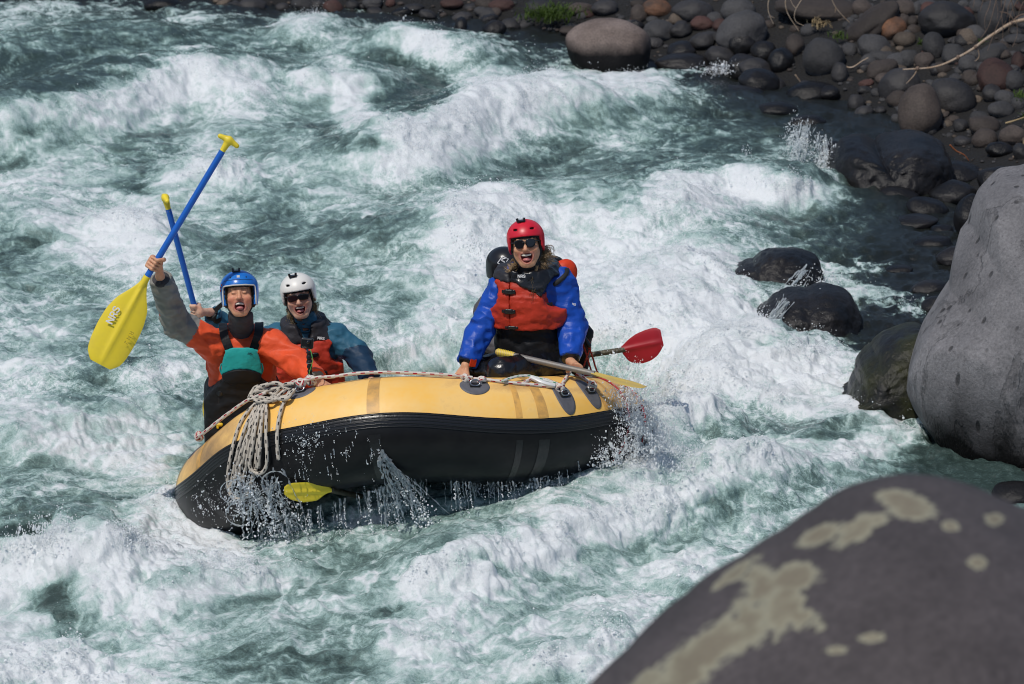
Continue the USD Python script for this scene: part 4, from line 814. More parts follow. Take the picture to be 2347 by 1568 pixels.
# rub strake: a band with four ribs just under the colour line
def band(a_off, wdt, hgt, kk=kk):
    A = ALPHA[kk % NS][:, None] + a_off / RAFT_R + np.array([-wdt / 2, -wdt / 2 * .6, 0, wdt / 2 * .6, wdt / 2])[None] / RAFT_R
    K = np.broadcast_to(kk.astype(float)[:, None], A.shape); off = np.array([-.004, hgt * .8, hgt, hgt * .8, -.004])
    return on_tube(K, A, 0) + 0 if False else (np.stack([on_tube(K[:, j], A[:, j], off[j]) for j in range(5)], 1).reshape(-1, 3), grid_faces(len(kk), 5))
for k in range(5): obj('rub_strake', band(-.010 - .018 * k, .011, .005), M_seam, raft, smooth=True)
obj('rub_strake_band', band(-.048, .100, .002), M_seam, raft, smooth=True)
# seam bands round the tube
M_yseam = mat('yellow_seam', (0.70, 0.38, 0.09), 0.5, color2=(0.30, 0.19, 0.08), scale=12, wear=.42)
for u_, wd in [(560, .05), (871, .05), (1150, .03), (1190, .05), (1300, .04), (1318, .03), (1380, .04)]:
    k0 = k_at(u_); dk = wd / (_len[-1] / NS) / 2
    K = np.linspace(k0 - dk, k0 + dk, 4); A0 = ALPHA[k0]
    a = np.linspace(A0 + .012, math.pi * .8, 24)
    obj('upper_seam', tube_patch(K, np.broadcast_to(a, (4, 24)), .0016), M_yseam, raft, smooth=True)
    a = np.linspace(-1.9, A0 - .40, 26)
    obj('lower_seam', tube_patch(K, np.broadcast_to(a, (4, 26)), .003), M_seam, raft, smooth=True)
# lash patches with D rings
def patch(u, v, a, b, ring=True):
    ks = np.where(TC[:, 1] < 1.25)[0]; angs = np.linspace(-.3, 2.5, 150); KK, AA = np.meshgrid(ks.astype(float), angs, indexing='ij')
    q = on_tube(KK, AA); qu, qv = proj(q.reshape(-1, 3)); nn = (q - TC[ks][:, None]).reshape(-1, 3); fr = (nn * (q.reshape(-1, 3) - CAM)).sum(1) < 0
    i = int(np.argmin(np.hypot(qu - u, qv - v) + np.where(fr, 0, 1e4))); k0, a0 = int(KK.ravel()[i]), float(AA.ravel()[i])
    th = np.linspace(0, 2 * np.pi, 33); rr = np.array([0.02, .55, .80, .82, .86, 1.0, 1.0]); off = np.array([.004, .004, .004, .0055, .004, .004, -.003])
    ds = _len[-1] / NS
    K = k0 + rr[:, None] * np.cos(th) * a / ds; A = a0 + rr[:, None] * np.sin(th) * b / RAFT_R
    V = np.stack([on_tube(K[j], A[j], off[j]) for j in range(len(rr))]).reshape(-1, 3)
    pt = obj('lash_patch', (V, grid_faces(len(rr), 33)), M_patch, raft, smooth=True)
    if ring:
        c = on_tube(np.array([float(k0)]), np.array([a0]), .012)[0]; n = unit(c - TC[k0]); t = TT[k0]; w_ = np.cross(n, t)
        obj('webbing', beam(c - t * .028 - n * .004, c + t * .028 - n * .004, .035, .012, up=n), M_webb, pt)
        th = np.linspace(0, 2 * np.pi, 25); path = c + n * .012 + np.cos(th)[:, None] * t * .028 + np.sin(th)[:, None] * (w_ * .5 + n * .5) * .026
        obj('ring', tube(path, .0045, 6, False)[0], M_metal, pt, smooth=True)
    return pt
patch(690, 899, .085, .075); patch(1086, 886, .085, .075); patch(1290, 908, .05, .13); patch(1352, 898, .045, .12); patch(446, 1034, .06, .06, False)
# floor and thwarts
ring = TC[::8] - RN * .10 - TO[::8] * .12; c0 = ring.mean(0)
V = np.vstack([ring, ring * .5 + c0 * .5, c0[None]]); n = len(ring); i = np.arange(n); j = (i + 1) % n
F = np.vstack([np.stack([i, j, n + j], 1), np.stack([i, n + j, n + i], 1), np.stack([n + i, n + j, np.full(n, 2 * n)], 1)])
V2 = V - RN * .10; nV = len(V)
Fl = np.vstack([F, F[:, ::-1] + nV, np.stack([i, i + nV, j], 1), np.stack([j, i + nV, j + nV], 1)])
obj('floor', (np.vstack([V, V2]), Fl), M_black, raft, smooth=30)
for yy in (1.35, 2.3):
    L = TC[(TC[:, 0] < -.6)][np.argmin(np.abs(TC[TC[:, 0] < -.6][:, 1] - yy))]; Rr = TC[(TC[:, 0] > -.4)][np.argmin(np.abs(TC[TC[:, 0] > -.4][:, 1] - yy))]
    obj('thwart', tube(L + (Rr - L) * np.linspace(0.02, .98, 20)[:, None] - RN * .06, .19, 20)[0], M_yellow, raft, smooth=True, tint=np.full((20 * 21 + 2, 3), .2))
# red straps round the right side
M_redstrap = mat('red_cord', (0.45, 0.012, 0.018), 0.5, bump=.3, bscale=400)
for u0, u1 in [(1340, 1336), (1366, 1362)]:
    q, w = proj(TC); ka = k_at(u0)
    ka = {1340: ka, 1366: ka}[u0]
for dk, a1 in [(0, -1.7), (16, -1.2)]:
    k0 = k_at(1330) + dk; a = np.linspace(1.9, a1, 60)
    path = on_tube(k0 + 4 * np.sin(a * 1.5), a, .007)
    obj('strap', tube(path, .0055, 6)[0], M_redstrap, raft, smooth=True)
# splash runs on the rubber: water still streaming off
_HV = np.arange(820, 1240, 4.0)
def _hits(u, R):
    """Depth at which lines of sight in one picture column meet the tube, nan where they miss."""
    out = np.full(len(_HV), np.nan)
    for i, v in enumerate(_HV):
        d = ray(u, v); d = d / np.linalg.norm(d); q = TC - CAM; b = q @ d; h = (q * q).sum(1) - b * b; ok = h < R * R
        if ok.any(): out[i] = CAM[1] + d[1] * (b[ok] - np.sqrt(R * R - h[ok])).min()
    return out
_hc = {}
def front_y(u, v, gap=.02):
    """Depth just in front of the tube's visible face at a picture position; below the middle things hang straight down."""
    key = (round(u / 3), round(gap * 500))
    if key not in _hc:
        h = _hits(key[0] * 3.0, RAFT_R + gap); k = np.where(~np.isnan(h))[0]
        h[:k[0]] = h[k[0]]; h = np.where(np.isnan(h), np.inf, h); _hc[key] = np.minimum.accumulate(h)
    return float(np.interp(v, _HV, _hc[key]))
def front(u, v, gap=.02): return P(u, v, front_y(u, v, gap))
def C3(x, y): return 378.5 + x * .2931, 824.6 + y * .2931
M_rope_black = rope_mat('cream_rope_black_flecks', (0.48, 0.43, 0.36), (0.02, 0.018, 0.018), 24.0, 3.0)
M_rope_red = rope_mat('cream_rope_red_flecks', (0.62, 0.57, 0.50), (0.38, 0.015, 0.03), 20.0, 3.0)
def rope_from(pts, r, n=60, gap=.02, conv=C3, dz=0.0):
    W = [front(*conv(x, y), gap) + np.array([0, -dz, 0]) for x, y in pts]
    return tube(gaussian_filter1d(spline(W, n), 1.0, axis=0, mode='nearest'), r, 8)
bow = thing('bow_line', 'cream bow rope with black flecks, coiled, knotted and hanging over the raft front', 'rope')
STR = [[(745,310),(620,440),(545,620),(505,800),(490,960),(502,1030),(530,1075),(585,1092),(640,1060),(668,1000),(690,900),(712,850)],
       [(760,315),(680,420),(590,640),(530,900),(512,1000)], [(735,320),(655,560),(605,800),(585,920),(598,948),(620,900),(655,700),(720,440),(748,320)],
       [(768,318),(700,560),(668,760),(660,830),(690,880),(740,892),(780,860),(796,780),(788,560),(792,400),(780,310)], [(750,320),(738,560),(716,700),(708,850)],
       [(975,250),(910,380),(880,530),(875,650),(888,785)], [(758,330),(640,600),(560,860),(545,960)], [(775,325),(752,500),(742,640),(735,760),(728,850)]]
for k, s in enumerate(STR):
    m, st = rope_from(s, .0115, 90, gap=.014 + .008 * (k % 4)); obj('strand', m, M_rope_black, bow, smooth=True, st=st)
KN = [[(655,305),(690,235),(780,200),(900,192),(965,235),(990,215)], [(660,312),(760,300),(860,300),(930,245),(985,195)], [(690,300),(715,245),(800,250),(880,305),(960,300),(985,250)], [(700,320),(760,330),(830,320),(800,240),(740,215),(700,260)], [(790,330),(850,280),(900,220),(960,190),(1010,190)], [(660,290),(740,270),(850,225),(930,215)], [(830,325),(900,300),(965,280),(1010,235)]]
for k, s in enumerate(KN):
    m, st = rope_from(s, .0125, 60, gap=.022 + .010 * (k % 4)); obj('knot', m, M_rope_black, bow, smooth=True, st=st)
# the safety line laced round the top of the tube
line = thing('safety_line', 'white safety rope with red flecks laced round the raft rim', 'rope')
def CD(x, y): return x, y
LN = [[(452,1003),(470,990),(502,964),(540,936),(575,914),(610,900)], [(655,884),(675,876),(700,872),(724,866),(754,864),(800,858),(860,854),(960,856),(1040,861),(1066,864),(1085,866)],
      [(1085,868),(1110,870),(1160,876),(1220,882),(1262,886),(1290,888)], [(1284,888),(1296,868),(1308,850)], [(1322,856),(1340,868),(1356,880)], [(1200,878),(1230,868),(1262,874),(1278,882)]]
for s in LN:
    m, st = rope_from(s, .0105, 100, gap=.010, conv=CD); obj('strand', m, M_rope_red, line, smooth=True, st=st)
def knot(u, v, r, seed, mt, parent, n=3, gap=.015):
    c = front(u, v, gap); rng = np.random.default_rng(seed)
    for k in range(n):
        R = Rotation.random(random_state=seed * 10 + k).as_matrix(); th = np.linspace(0, 2 * np.pi * 1.15, 40)
        path = c + (np.stack([np.cos(th) * r, np.sin(th) * r * .8, .3 * r * np.sin(2 * th)], 1)) @ R.T
        m, st = tube(path, .0105, 8); obj('knot', m, mt, parent, smooth=True, st=st)
for u, v, r in [(456, 1000, .022), (676, 885, .028), (690, 878, .022), (712, 872, .028), (1068, 868, .022), (1104, 872, .02), (1284, 889, .024), (1356, 884, .024)]:
    knot(u, v, r, int(u), M_rope_red, line)
# loose throw line with a plastic sleeve lying on the tube
tl = thing('throw_line', 'short pale rope end with a clear sleeve lying across the tube under the grey paddle', 'rope')
m, st = rope_from([(1214, 864), (1232, 872), (1252, 880), (1272, 884)], .014, 30, .022, CD); obj('sleeve', m, mat('clear_sleeve', (0.7, 0.7, 0.68), .3), tl, smooth=True, st=st)
m, st = rope_from([(1150, 874), (1180, 864), (1215, 862), (1250, 872), (1280, 880)], .008, 40, .03, CD); obj('strand', m, rope_mat('white_rope_green_flecks', (0.6, 0.6, 0.55), (0.02, 0.22, 0.10), 26.0, 3.0), tl, smooth=True, st=st)
# ------------------------------------------------------------------ paddles
M_blue = mat('blue_shaft', (0.012, 0.13, 0.55), 0.38, var=.2, scale=4, bump=.05)
M_pyel = mat('yellow_plastic', (0.82, 0.63, 0.035), 0.42, var=.12, scale=9, bump=.08, bscale=120, color2=(0.70, 0.53, 0.05), wear=.35)
M_pyel2 = mat('worn_yellow_plastic', (0.62, 0.44, 0.08), 0.5, var=.2, scale=9, color2=(0.50, 0.36, 0.12), bump=.1)
M_pred = mat('red_plastic', (0.40, 0.012, 0.022), 0.38, var=.25, scale=6)
M_alu = mat('worn_grey_shaft', (0.13, 0.13, 0.135), 0.42, color2=(0.20, 0.17, 0.13), scale=14, bump=.1)
M_braid = mat('dark_braided_shaft', (0.05, 0.042, 0.025), 0.5, color2=(0.10, 0.085, 0.05), scale=60, bump=.4, bscale=150)
M_white = mat('white_print', (0.8, 0.8, 0.8), .5)
def blade_mesh(o, d, wdir, L, prof, thick=.006, spine=.011, curve=0.0, n=28, m=19):
    """o: throat, d: towards the tip, wdir: across; prof: (t, left, right) half widths in metres."""
    d = unit(d); wd = unit(np.asarray(wdir) - (np.asarray(wdir) @ d) * d); nn = np.cross(wd, d)
    pr = np.array(prof); t = np.linspace(0, 1, n); a = np.interp(t, pr[:, 0], pr[:, 1]); b = np.interp(t, pr[:, 0], pr[:, 2])
    a, b = gaussian_filter1d(a, .8, mode='nearest'), gaussian_filter1d(b, .8, mode='nearest')
    s = np.linspace(-1, 1, m); W = np.where(s[None] < 0, s[None] * a[:, None], s[None] * b[:, None])
    edge = np.sqrt(np.maximum(0, 1 - np.abs(s) ** 6))[None] * np.sqrt(np.clip((1 - t) / .03, 0, 1))[:, None]
    sp = spine * np.exp(-(W / .014) ** 2) * np.clip((1 - t) / .25, 0, 1)[:, None] ** .6
    bow = curve * (t ** 2)[:, None] + .010 * (W / .1) ** 2
    base = o + t[:, None, None] * L * d + W[..., None] * wd
    top = base + (thick / 2 * edge + sp * edge + bow)[..., None] * nn; bot = base + (-thick / 2 * edge - sp * edge + bow)[..., None] * nn
    V = np.vstack([top.reshape(-1, 3), bot.reshape(-1, 3)]); F = grid_faces(n, m); k = n * m
    idx = np.arange(k).reshape(n, m); rim = np.r_[idx[0], idx[1:, -1], idx[-1, -2::-1], idx[-2:0:-1, 0]]; r2 = np.roll(rim, -1)
    return V, np.vstack([F, F[:, ::-1] + k, np.stack([rim, rim + k, r2], 1), np.stack([r2, rim + k, r2 + k], 1)]), nn
def tgrip(parent, e, d, across, m, w=.055):
    """T handle at the shaft end e, the shaft pointing along d to it."""
    d = unit(d); x = unit(np.asarray(across) - (np.asarray(across) @ d) * d)
    f = union([cap(e - d * .075, e - d * .02, .0175, .015), cap(e - d * .03, e + d * .004, .015, .022), cap(e + d * .008 - x * w, e + d * .016, .0145, .019), cap(e + d * .008 + x * w, e + d * .016, .0145, .019)], .014)
    lo, hi = bbox([e - d * .1, e + d * .03, e - x * (w + .02), e + x * (w + .02)], .03)
    obj('grip', mesh_sdf(f, lo, hi, .0045), m, parent, smooth=True)
PR_RAFT = [(0, .018, .018), (.06, .022, .022), (.16, .05, .05), (.30, .098, .098), (.45, .122, .118), (.62, .128, .124), (.80, .122, .120), (.92, .108, .108), (.975, .085, .085), (1, .055, .055)]
# 1: raised in the air by the person in the blue helmet
pad = thing('paddle', 'yellow-bladed blue-shafted paddle held high in the air by the person in the blue helmet', 'paddle')
e1, s1 = P(522, 326, .30), P(331, 645, .22); d1 = unit(s1 - e1)
obj('shaft', tube(np.linspace(e1 + d1 * .06, s1, 24), .0185, 16)[0], M_blue, pad, smooth=40)
tgrip(pad, e1, -d1, P(541, 333, .30) - P(505, 312, .30), M_pyel)
t1 = P(231, 832, .12); wdir1 = P(0, 0, .2) * 0 + (RIGHT * .88 - UPV * .47) + np.array([0, .12, 0])
V, F, nn = blade_mesh(s1 - d1 * .02, t1 - s1, wdir1, np.linalg.norm(t1 - s1) + .03, PR_RAFT); b1 = obj('blade', (V, F), M_pyel, pad, smooth=40)
obj('ferrule', tube(np.linspace(s1 - d1 * .035, s1 + d1 * .05, 8), np.linspace(.0215, .019, 8), 16)[0], M_pyel, pad, smooth=40)
nface = nn if nn[1] < 0 else -nn
def on_blade(u, v): return P(u, v, .2)
ax = unit(t1 - s1)
def at_blade(along, across): return s1 + ax * along + unit(wdir1 - (wdir1 @ ax) * ax) * across
obj('lettering', text('NRS', .040, at_blade(.255, -.068) + nface * .0165, -ax, -unit(wdir1) * np.sign((np.cross(ax, wdir1) @ nface)), .0015), M_white, pad)
obj('pen_mark', text('R N 2', .024, at_blade(.33, .075) + nface * .0165, -ax * -1.0, unit(wdir1), .0008, False), mat('pen_marks', (0.42, 0.31, 0.03), .6), pad)
# 2: upright behind, held by the person in the white helmet
pad2 = thing('paddle', 'blue-shafted paddle standing upright behind the raised one, its yellow grip seen end-on', 'paddle')
e2, s2 = P(380, 458, 1.20), P(489, 865, 1.35); d2 = unit(s2 - e2)
obj('shaft', tube(np.linspace(e2 + d2 * .06, s2, 24), .0175, 16)[0], M_blue, pad2, smooth=40)
tgrip(pad2, e2, -d2, np.array([.25, -1, .15]), M_pyel)
V, F, _ = blade_mesh(s2, d2, RIGHT, .46, PR_RAFT); obj('blade', (V, F), M_pyel, pad2, smooth=40)
# 3: grey, across the knees of the person in the red helmet
pad3 = thing('paddle', 'worn grey paddle with yellow blade and ribbed grip, held low by the red-helmeted person', 'paddle')
e3, s3 = P(1137, 806, .42), P(1363, 857, .16); d3 = unit(s3 - e3)
obj('shaft', tube(np.linspace(e3 + d3 * .10, s3, 20), .0175, 14)[0], M_alu, pad3, smooth=40)
gr = obj('grip', tube(np.linspace(e3, e3 + d3 * .118, 12), np.r_[.014, .0205, .0215, np.full(8, .021), .0195], 14)[0], M_pyel2, pad3, smooth=40)
for k in range(9): obj('grip_rib', tube((e3 + d3 * (.014 + .011 * k)) + np.array([np.cos(a) * np.array([0, 0, 1.0]) + np.sin(a) * np.array([.1, 1, 0]) for a in np.linspace(0, 2 * np.pi, 17)]) * .0215, .0022, 5, False)[0], M_pyel, gr)
V, F, _ = blade_mesh(s3 - d3 * .02, P(1478, 886, .08) - s3, np.array([0.05, 1.0, -.20]), .33, [(0, .018, .018), (.2, .05, .05), (.5, .10, .10), (.8, .105, .105), (.95, .08, .08), (1, .05, .05)], spine=.010); obj('blade', (V, F), M_pyel2, pad3, smooth=40)
# 4: red blade out over the water on the right
pad4 = thing('paddle', 'red-bladed paddle with dark braided shaft sticking out over the water on the right', 'paddle')
e4, s4 = P(1180, 840, 1.25), P(1433, 801, 1.25); d4 = unit(s4 - e4)
obj('shaft', tube(np.linspace(e4, s4, 20), .0165, 14)[0], M_braid, pad4, smooth=40)
for k in range(34): obj('shaft_ring', tube((s4 - d4 * (.012 + .008 * k)) + np.array([np.cos(a) * np.array([0, 0, 1.0]) + np.sin(a) * np.array([0, 1, 0]) for a in np.linspace(0, 2 * np.pi, 13)]) * .0168, .0016, 4, False)[0], M_braid, pad4) if k % 2 == 0 else None
V, F, _ = blade_mesh(s4 - d4 * .02, P(1521, 783, 1.2) - s4, UPV + np.array([.1, -.15, 0]), .262, [(0, .02, .02), (.08, .075, .034), (.2, .094, .055), (.4, .108, .078), (.62, .100, .090), (.8, .078, .094), (.93, .045, .090), (1, .02, .07)], spine=.009); obj('blade', (V, F), M_pred, pad4, smooth=40)
# 5: a blade showing under the bow
pad5 = thing('paddle', 'paddle caught under the raft front, only its wet yellow blade showing', 'paddle')
s5 = P(760, 1124, -.20); t5 = P(650, 1130, -.26); d5 = unit(t5 - s5)
V, F, _ = blade_mesh(s5, d5, UPV * .92 + np.array([0, -.40, 0]), .275, [(0, .010, .010), (.12, .020, .040), (.30, .060, .060), (.6, .068, .062), (.85, .050, .06), (.95, .028, .05), (1, .01, .03)], spine=.006, curve=-.01); obj('blade', (V, F), M_pyel, pad5, smooth=40)
obj('shaft', tube(np.linspace(s5, P(960, 1165, .9), 16), .0165, 12)[0], M_braid, pad5, smooth=40)
# ------------------------------------------------------------------ people
M_skin = M('skin', {'a': ('attribute', {'attribute': 'tint'}), 'g': ('geometry', {}), 'n': ('noise_texture', {'scale': 90.0, 'detail': 4.0}), 'mr': ('map_range', {'from_min': .3, 'from_max': .7, 'to_min': .9, 'to_max': 1.08}), 'cc': ('combine_xyz', {}), 'm': ('mix_color', {'blend_type': 'multiply', 'fac': 1.0}),
    'b': ('bump', {'strength': .15, 'distance': .003}), 'p': ('principled_bsdf', {'roughness': 0.5, 'specular_ior_level': 0.3, 'subsurface_weight': 0.15, 'subsurface_scale': 0.01, 'subsurface_radius': (1.0, .35, .2)})},
    [('g.position', 'n.vector'), ('n.fac', 'mr.value'), ('mr.result', 'cc.x'), ('mr.result', 'cc.y'), ('mr.result', 'cc.z'), ('a.color', 'm.a'), ('cc.vector', 'm.b'), ('m.result', 'p.base_color'), ('n.fac', 'b.height'), ('b.normal', 'p.normal')])
def cloth(name, c, rough=.62, var=.22, **k): return mat(name, c, rough, **{'var': var, 'scale': 9, 'bump': .55, 'bscale': 26, 'spec': .28, **k})
K_orange = cloth('orange_shell', (0.80, 0.095, 0.028), .55); K_grey = cloth('grey_shell', (0.24, 0.235, 0.21)); K_neo = cloth('grey_neoprene', (0.055, 0.052, 0.055), .75)
K_black = cloth('black_fabric', (0.010, 0.010, 0.011), .55); K_teal = cloth('teal_fabric', (0.02, 0.36, 0.33), .6, .1); K_tealb = cloth('teal_blue_shell', (0.030, 0.125, 0.20), .5); K_navy = cloth('navy_shell', (0.010, 0.035, 0.075), .55)
K_red = cloth('red_vest', (0.50, 0.040, 0.018), .5); K_blue = cloth('royal_blue_shell', (0.010, 0.070, 0.42), .42); K_wet = cloth('wet_black_neoprene', (0.008, 0.008, 0.009), .26, spec=.5); K_greyt = cloth('grey_sleeve', (0.10, 0.095, 0.10), .7); K_char = cloth('charcoal_vest', (0.030, 0.028, 0.032), .5)
K_redor = cloth('orange_red_foam', (0.66, 0.05, 0.012), .5); K_hblue = mat('blue_helmet', (0.008, 0.13, 0.50), .28, color2=(0.03, 0.22, 0.62), scale=22, bump=.05, wear=.42); K_hwhite = mat('white_helmet', (0.75, 0.73, 0.68), .4, var=.06); K_hred = mat('red_helmet', (0.62, 0.012, 0.03), .38, var=.12); K_hblack = mat('black_helmet', (0.012, 0.012, 0.014), .25)
K_lens = mat('dark_lens', (0.006, 0.006, 0.008), .06, spec=.6); K_teeth = mat('teeth', (0.72, 0.68, 0.58), .25, var=.05); K_tongue = mat('tongue', (0.58, 0.20, 0.19), .3, var=.2); K_trim = mat('white_trim', (0.75, 0.72, 0.66), .5)
K_hairb = mat('blonde_hair', (0.40, 0.27, 0.14), .5, color2=(.20, .12, .06), scale=90); K_hairw = mat('ash_blonde_hair', (0.40, 0.30, 0.17), .5, var=.3, scale=60); K_plas = mat('black_plastic', (0.009, 0.009, 0.01), .3); K_yel = mat('yellow_whistle', (0.8, .5, .02), .35)

def head_sdf(mw, mh, mz, jd, cv=0.0):
    E = []
    for s in (-1, 1): E.append(s)
    def f(q):
        d = ell((0, -.012, .035), (.076, .096, .088))(q)
        d = smin(d, ell((0, .020, -.035), (.073, .070, .080))(q), .03)
        d = smin(d, ell((0, .052, -.096 - jd), (.026, .026, .024))(q), .03)
        for s in (-1, 1):
            d = smin(d, cap((s * .060, .002, -.048), (s * .026, .052, -.094 - jd), .018, .018)(q), .022)
            d = smin(d, ell((s * .044, .066, -.024), (.026, .022, .022))(q), .016)
        d = smin(d, cap((-.040, .079, .033), (.040, .079, .033), .011)(q), .014)
        d = smin(d, cap((0, .086, .018), (0, .110, -.022), .0075, .0120)(q), .011)
        for s in (-1, 1):
            d = smin(d, ell((s * .0125, .099, -.026), (.0085, .010, .0080))(q), .006)
            d = smax(d, -ell((s * .032, .102, .010), (.018, .017, .011))(q), .010)
            d = smin(d, ell((s * .031, .0795, .009), (.0150, .0115, .0105))(q), .003)
            d = smin(d, ell((s * .079, -.008, -.004), (.009, .020, .032))(q), .008)
            d = np.maximum(d, -ell((s * .0065, .105, -.0335), (.0042, .006, .0035))(q))
        zc = q[:, 2] - cv * (q[:, 0] ** 2 - .0003); e = np.sqrt((q[:, 0] / mw) ** 2 + ((zc - mz) / mh) ** 2); ys = .090 - q[:, 0] ** 2 * 9 - np.maximum(0, mz - q[:, 2]) * .25
        for s in (-1, 1): d = smax(d, -cap((s * .020, .104, -.030), (s * (mw + .012), .090, mz), .0045, .004)(q), .008)
        ring = np.sqrt(((e - 1.05) * min(mw, mh)) ** 2 + (q[:, 1] - ys + .004) ** 2) - .0060
        d = smin(d, ring, .005)
        return smax(d, -ell((0, .094, mz), (mw * .97, .046, mh * .97))(np.stack([q[:, 0], q[:, 1], zc], 1)), .003)
    return f
def head_tint(q, mw, mh, mz, base, cv=0.0, blush=.4, brow=(.10, .055, .03), beard=0.0):
    t = np.tile(np.array(base, float), (len(q), 1))
    def mixin(w, c):
        nonlocal t; t = t * (1 - w[:, None]) + np.array(c) * w[:, None]
    for s in (-1, 1): mixin(blush * np.exp(-((q[:, 0] - s * .045) / .024) ** 2 - ((q[:, 2] + .035) / .030) ** 2) * (q[:, 1] > .02), (.62, .15, .10))
    mixin(.3 * np.exp(-(q[:, 0] / .016) ** 2 - ((q[:, 2] + .022) / .014) ** 2) * (q[:, 1] > .08), (.62, .18, .12))
    e = np.sqrt((q[:, 0] / mw) ** 2 + ((q[:, 2] - cv * (q[:, 0] ** 2 - .0003) - mz) / mh) ** 2); fr = q[:, 1] > .03
    mixin(np.exp(-((e - 1.10) * min(mw, mh) / .0052) ** 2) * fr * .7, (.50, .17, .145))
    mixin((sstep(1.02, .94, e) * (q[:, 1] > .02) * (q[:, 1] < .0875 - q[:, 0] ** 2 * 9)), (.20, .040, .036))
    for s in (-1, 1):
        mixin(np.exp(-((q[:, 2] - .030 - .10 * (.045 - np.abs(q[:, 0])) * .2) / .005) ** 2) * ((q[:, 0] * s > .012) & (q[:, 0] * s < .052) & (q[:, 1] > .04)) * .85, brow)
        mixin(np.exp(-((q[:, 2] - .004 - 20 * (q[:, 0] - s * .031) ** 2) / .0026) ** 2) * (np.abs(q[:, 0] - s * .031) < .014) * (q[:, 1] > .05) * .9, (.05, .02, .015))
    if beard: mixin(beard * np.exp(-(q[:, 0] / .028) ** 2 - ((q[:, 2] - mz - mh - .010) / .006) ** 2) * fr, (.20, .11, .08))
    return t
def torso_sdf(prof, z0, z1):
    pr = np.array(prof)
    def f(q):
        z = np.clip(q[:, 2], z0, z1); w = np.interp(z, pr[:, 0], pr[:, 1]); dp = np.interp(z, pr[:, 0], pr[:, 2])
        x, y = q[:, 0] / w, q[:, 1] / dp; p = 2.4
        r = (np.abs(x) ** p + np.abs(y) ** p) ** (1 / p)
        side = (r - 1) * np.minimum(w, dp); dz = np.maximum(z0 - q[:, 2], q[:, 2] - z1)
        return np.where(dz > 0, np.sqrt(np.maximum(side, 0) ** 2 + dz ** 2), side)
    return f
PROF = [(0, .165, .115), (.10, .158, .112), (.22, .150, .108), (.36, .168, .118), (.44, .155, .105), (.50, .105, .080), (.56, .068, .066)]
def wrinkle(f, amp, scale, seed, lean=(1, 1, 1.35)):
    def g(p):
        d = f(p); m = np.abs(d) < .06
        if m.any():
            q = p[m] * np.asarray(lean) * scale; wv = meshkit.noise(q * .6 + 7, seed + 2) - .5
            n = 1 - 2 * np.abs(meshkit.noise(q + wv[:, None] * 1.6, seed) * 2 - 1); n2 = 1 - 2 * np.abs(meshkit.noise(q * 2.1 + 3 + wv[:, None], seed + 1) * 2 - 1)
            d = d.copy(); d[m] -= amp * (n * .8 + n2 * .55)
        return d
    return g
def grip_hand(c, a, n, wrist, R=.0185, sg=None, thumb=1, front_dir=None):
    """Fist round a shaft through c along a; n points from the shaft to the back of the hand; fingers start towards front_dir."""
    a = unit(a); n = unit(np.asarray(n) - (np.asarray(n) @ a) * a); e2 = np.cross(a, n)
    if front_dir is not None and e2 @ np.asarray(front_dir) < 0: e2 = -e2
    def at(phi, r, s): ph = math.radians(phi); return c + a * s + (n * math.cos(ph) + e2 * math.sin(ph)) * r
    fs = []
    for i, (o, k) in enumerate([(.031, .95), (.0105, 1.0), (-.0105, .97), (-.030, .85)]):
        r = R + .0092; pts = [at(20, r + .012, o * .85), at(75, r + .009, o), at(150, r + .001, o), at(215 + 20 * k, r, o * .97), at(250 + 30 * k, r + .001, o * .95)]
        for j in range(4): fs.append((cap(pts[j], pts[j + 1], .0098 - .0006 * j, .0094 - .0006 * j), .004))
    t = thumb
    tp = [at(-55, R + .020, .028 * t), at(-95, R + .018, .047 * t), at(-150, R + .013, .050 * t), at(-195, R + .012, .040 * t)]
    for j in range(3): fs.append((cap(tp[j], tp[j + 1], .0125 - .001 * j, .0115 - .001 * j), .006))
    for o in (-.026, -.009, .009, .027): fs.append((cap(at(35, R + .018, o), at(-60, R + .022, o * .85), .0135, .015), .010))
    fs.append((cap(at(-60, R + .024, 0), wrist, .023, .026), .016))
    return fs
def open_hand(wrist, d, nrm, L=.17, spread=.012):
    """A relaxed hand lying from the wrist along d, its back facing nrm."""
    d = unit(d); nrm = unit(np.asarray(nrm) - (np.asarray(nrm) @ d) * d); x = np.cross(d, nrm); fs = []
    for i, (o, k) in enumerate([(-.030, .88), (-.010, 1.0), (.010, .96), (.029, .80)]):
        b = wrist + d * .085 + x * o; m = b + d * .035 * k + x * o * .2 - nrm * .006; e = m + d * .024 * k - nrm * .014; z = e + d * .014 * k - nrm * .014
        fs += [(cap(wrist + d * .02 + x * o * .5, b, .014, .0125), .010), (cap(b, m, .0098, .009), .004), (cap(m, e, .009, .0082), .004), (cap(e, z, .0082, .0075), .004)]
    fs += [(cap(wrist + d * .02 - x * .02, wrist + d * .06 - x * .052 - nrm * .01, .014, .011), .008), (cap(wrist + d * .06 - x * .052 - nrm * .01, wrist + d * .095 - x * .058 - nrm * .02, .011, .009), .004)]
    return fs
def helmet_shell(rx, ry, rz, zb, th=.012, c=(0, -.012, .042), vents=()):
    def low(q): return np.where(q[:, 2:] < c[2], np.concatenate([q[:, :2], c[2] + (q[:, 2:] - c[2]) * .45], 1), q)
    oe, ie = ell(c, (rx, ry, rz)), ell(c, (rx - th, ry - th, rz - th)); out = lambda q: oe(low(q)); inn = lambda q: ie(low(q))
    def f(q):
        d = np.maximum(out(q), -inn(q)); d = smax(d, np.interp(q[:, 1], *zb) - q[:, 2], .004)
        for vc, vr in vents: d = smax(d, -ell(vc, vr)(q), .003)
        return d
    return f, out
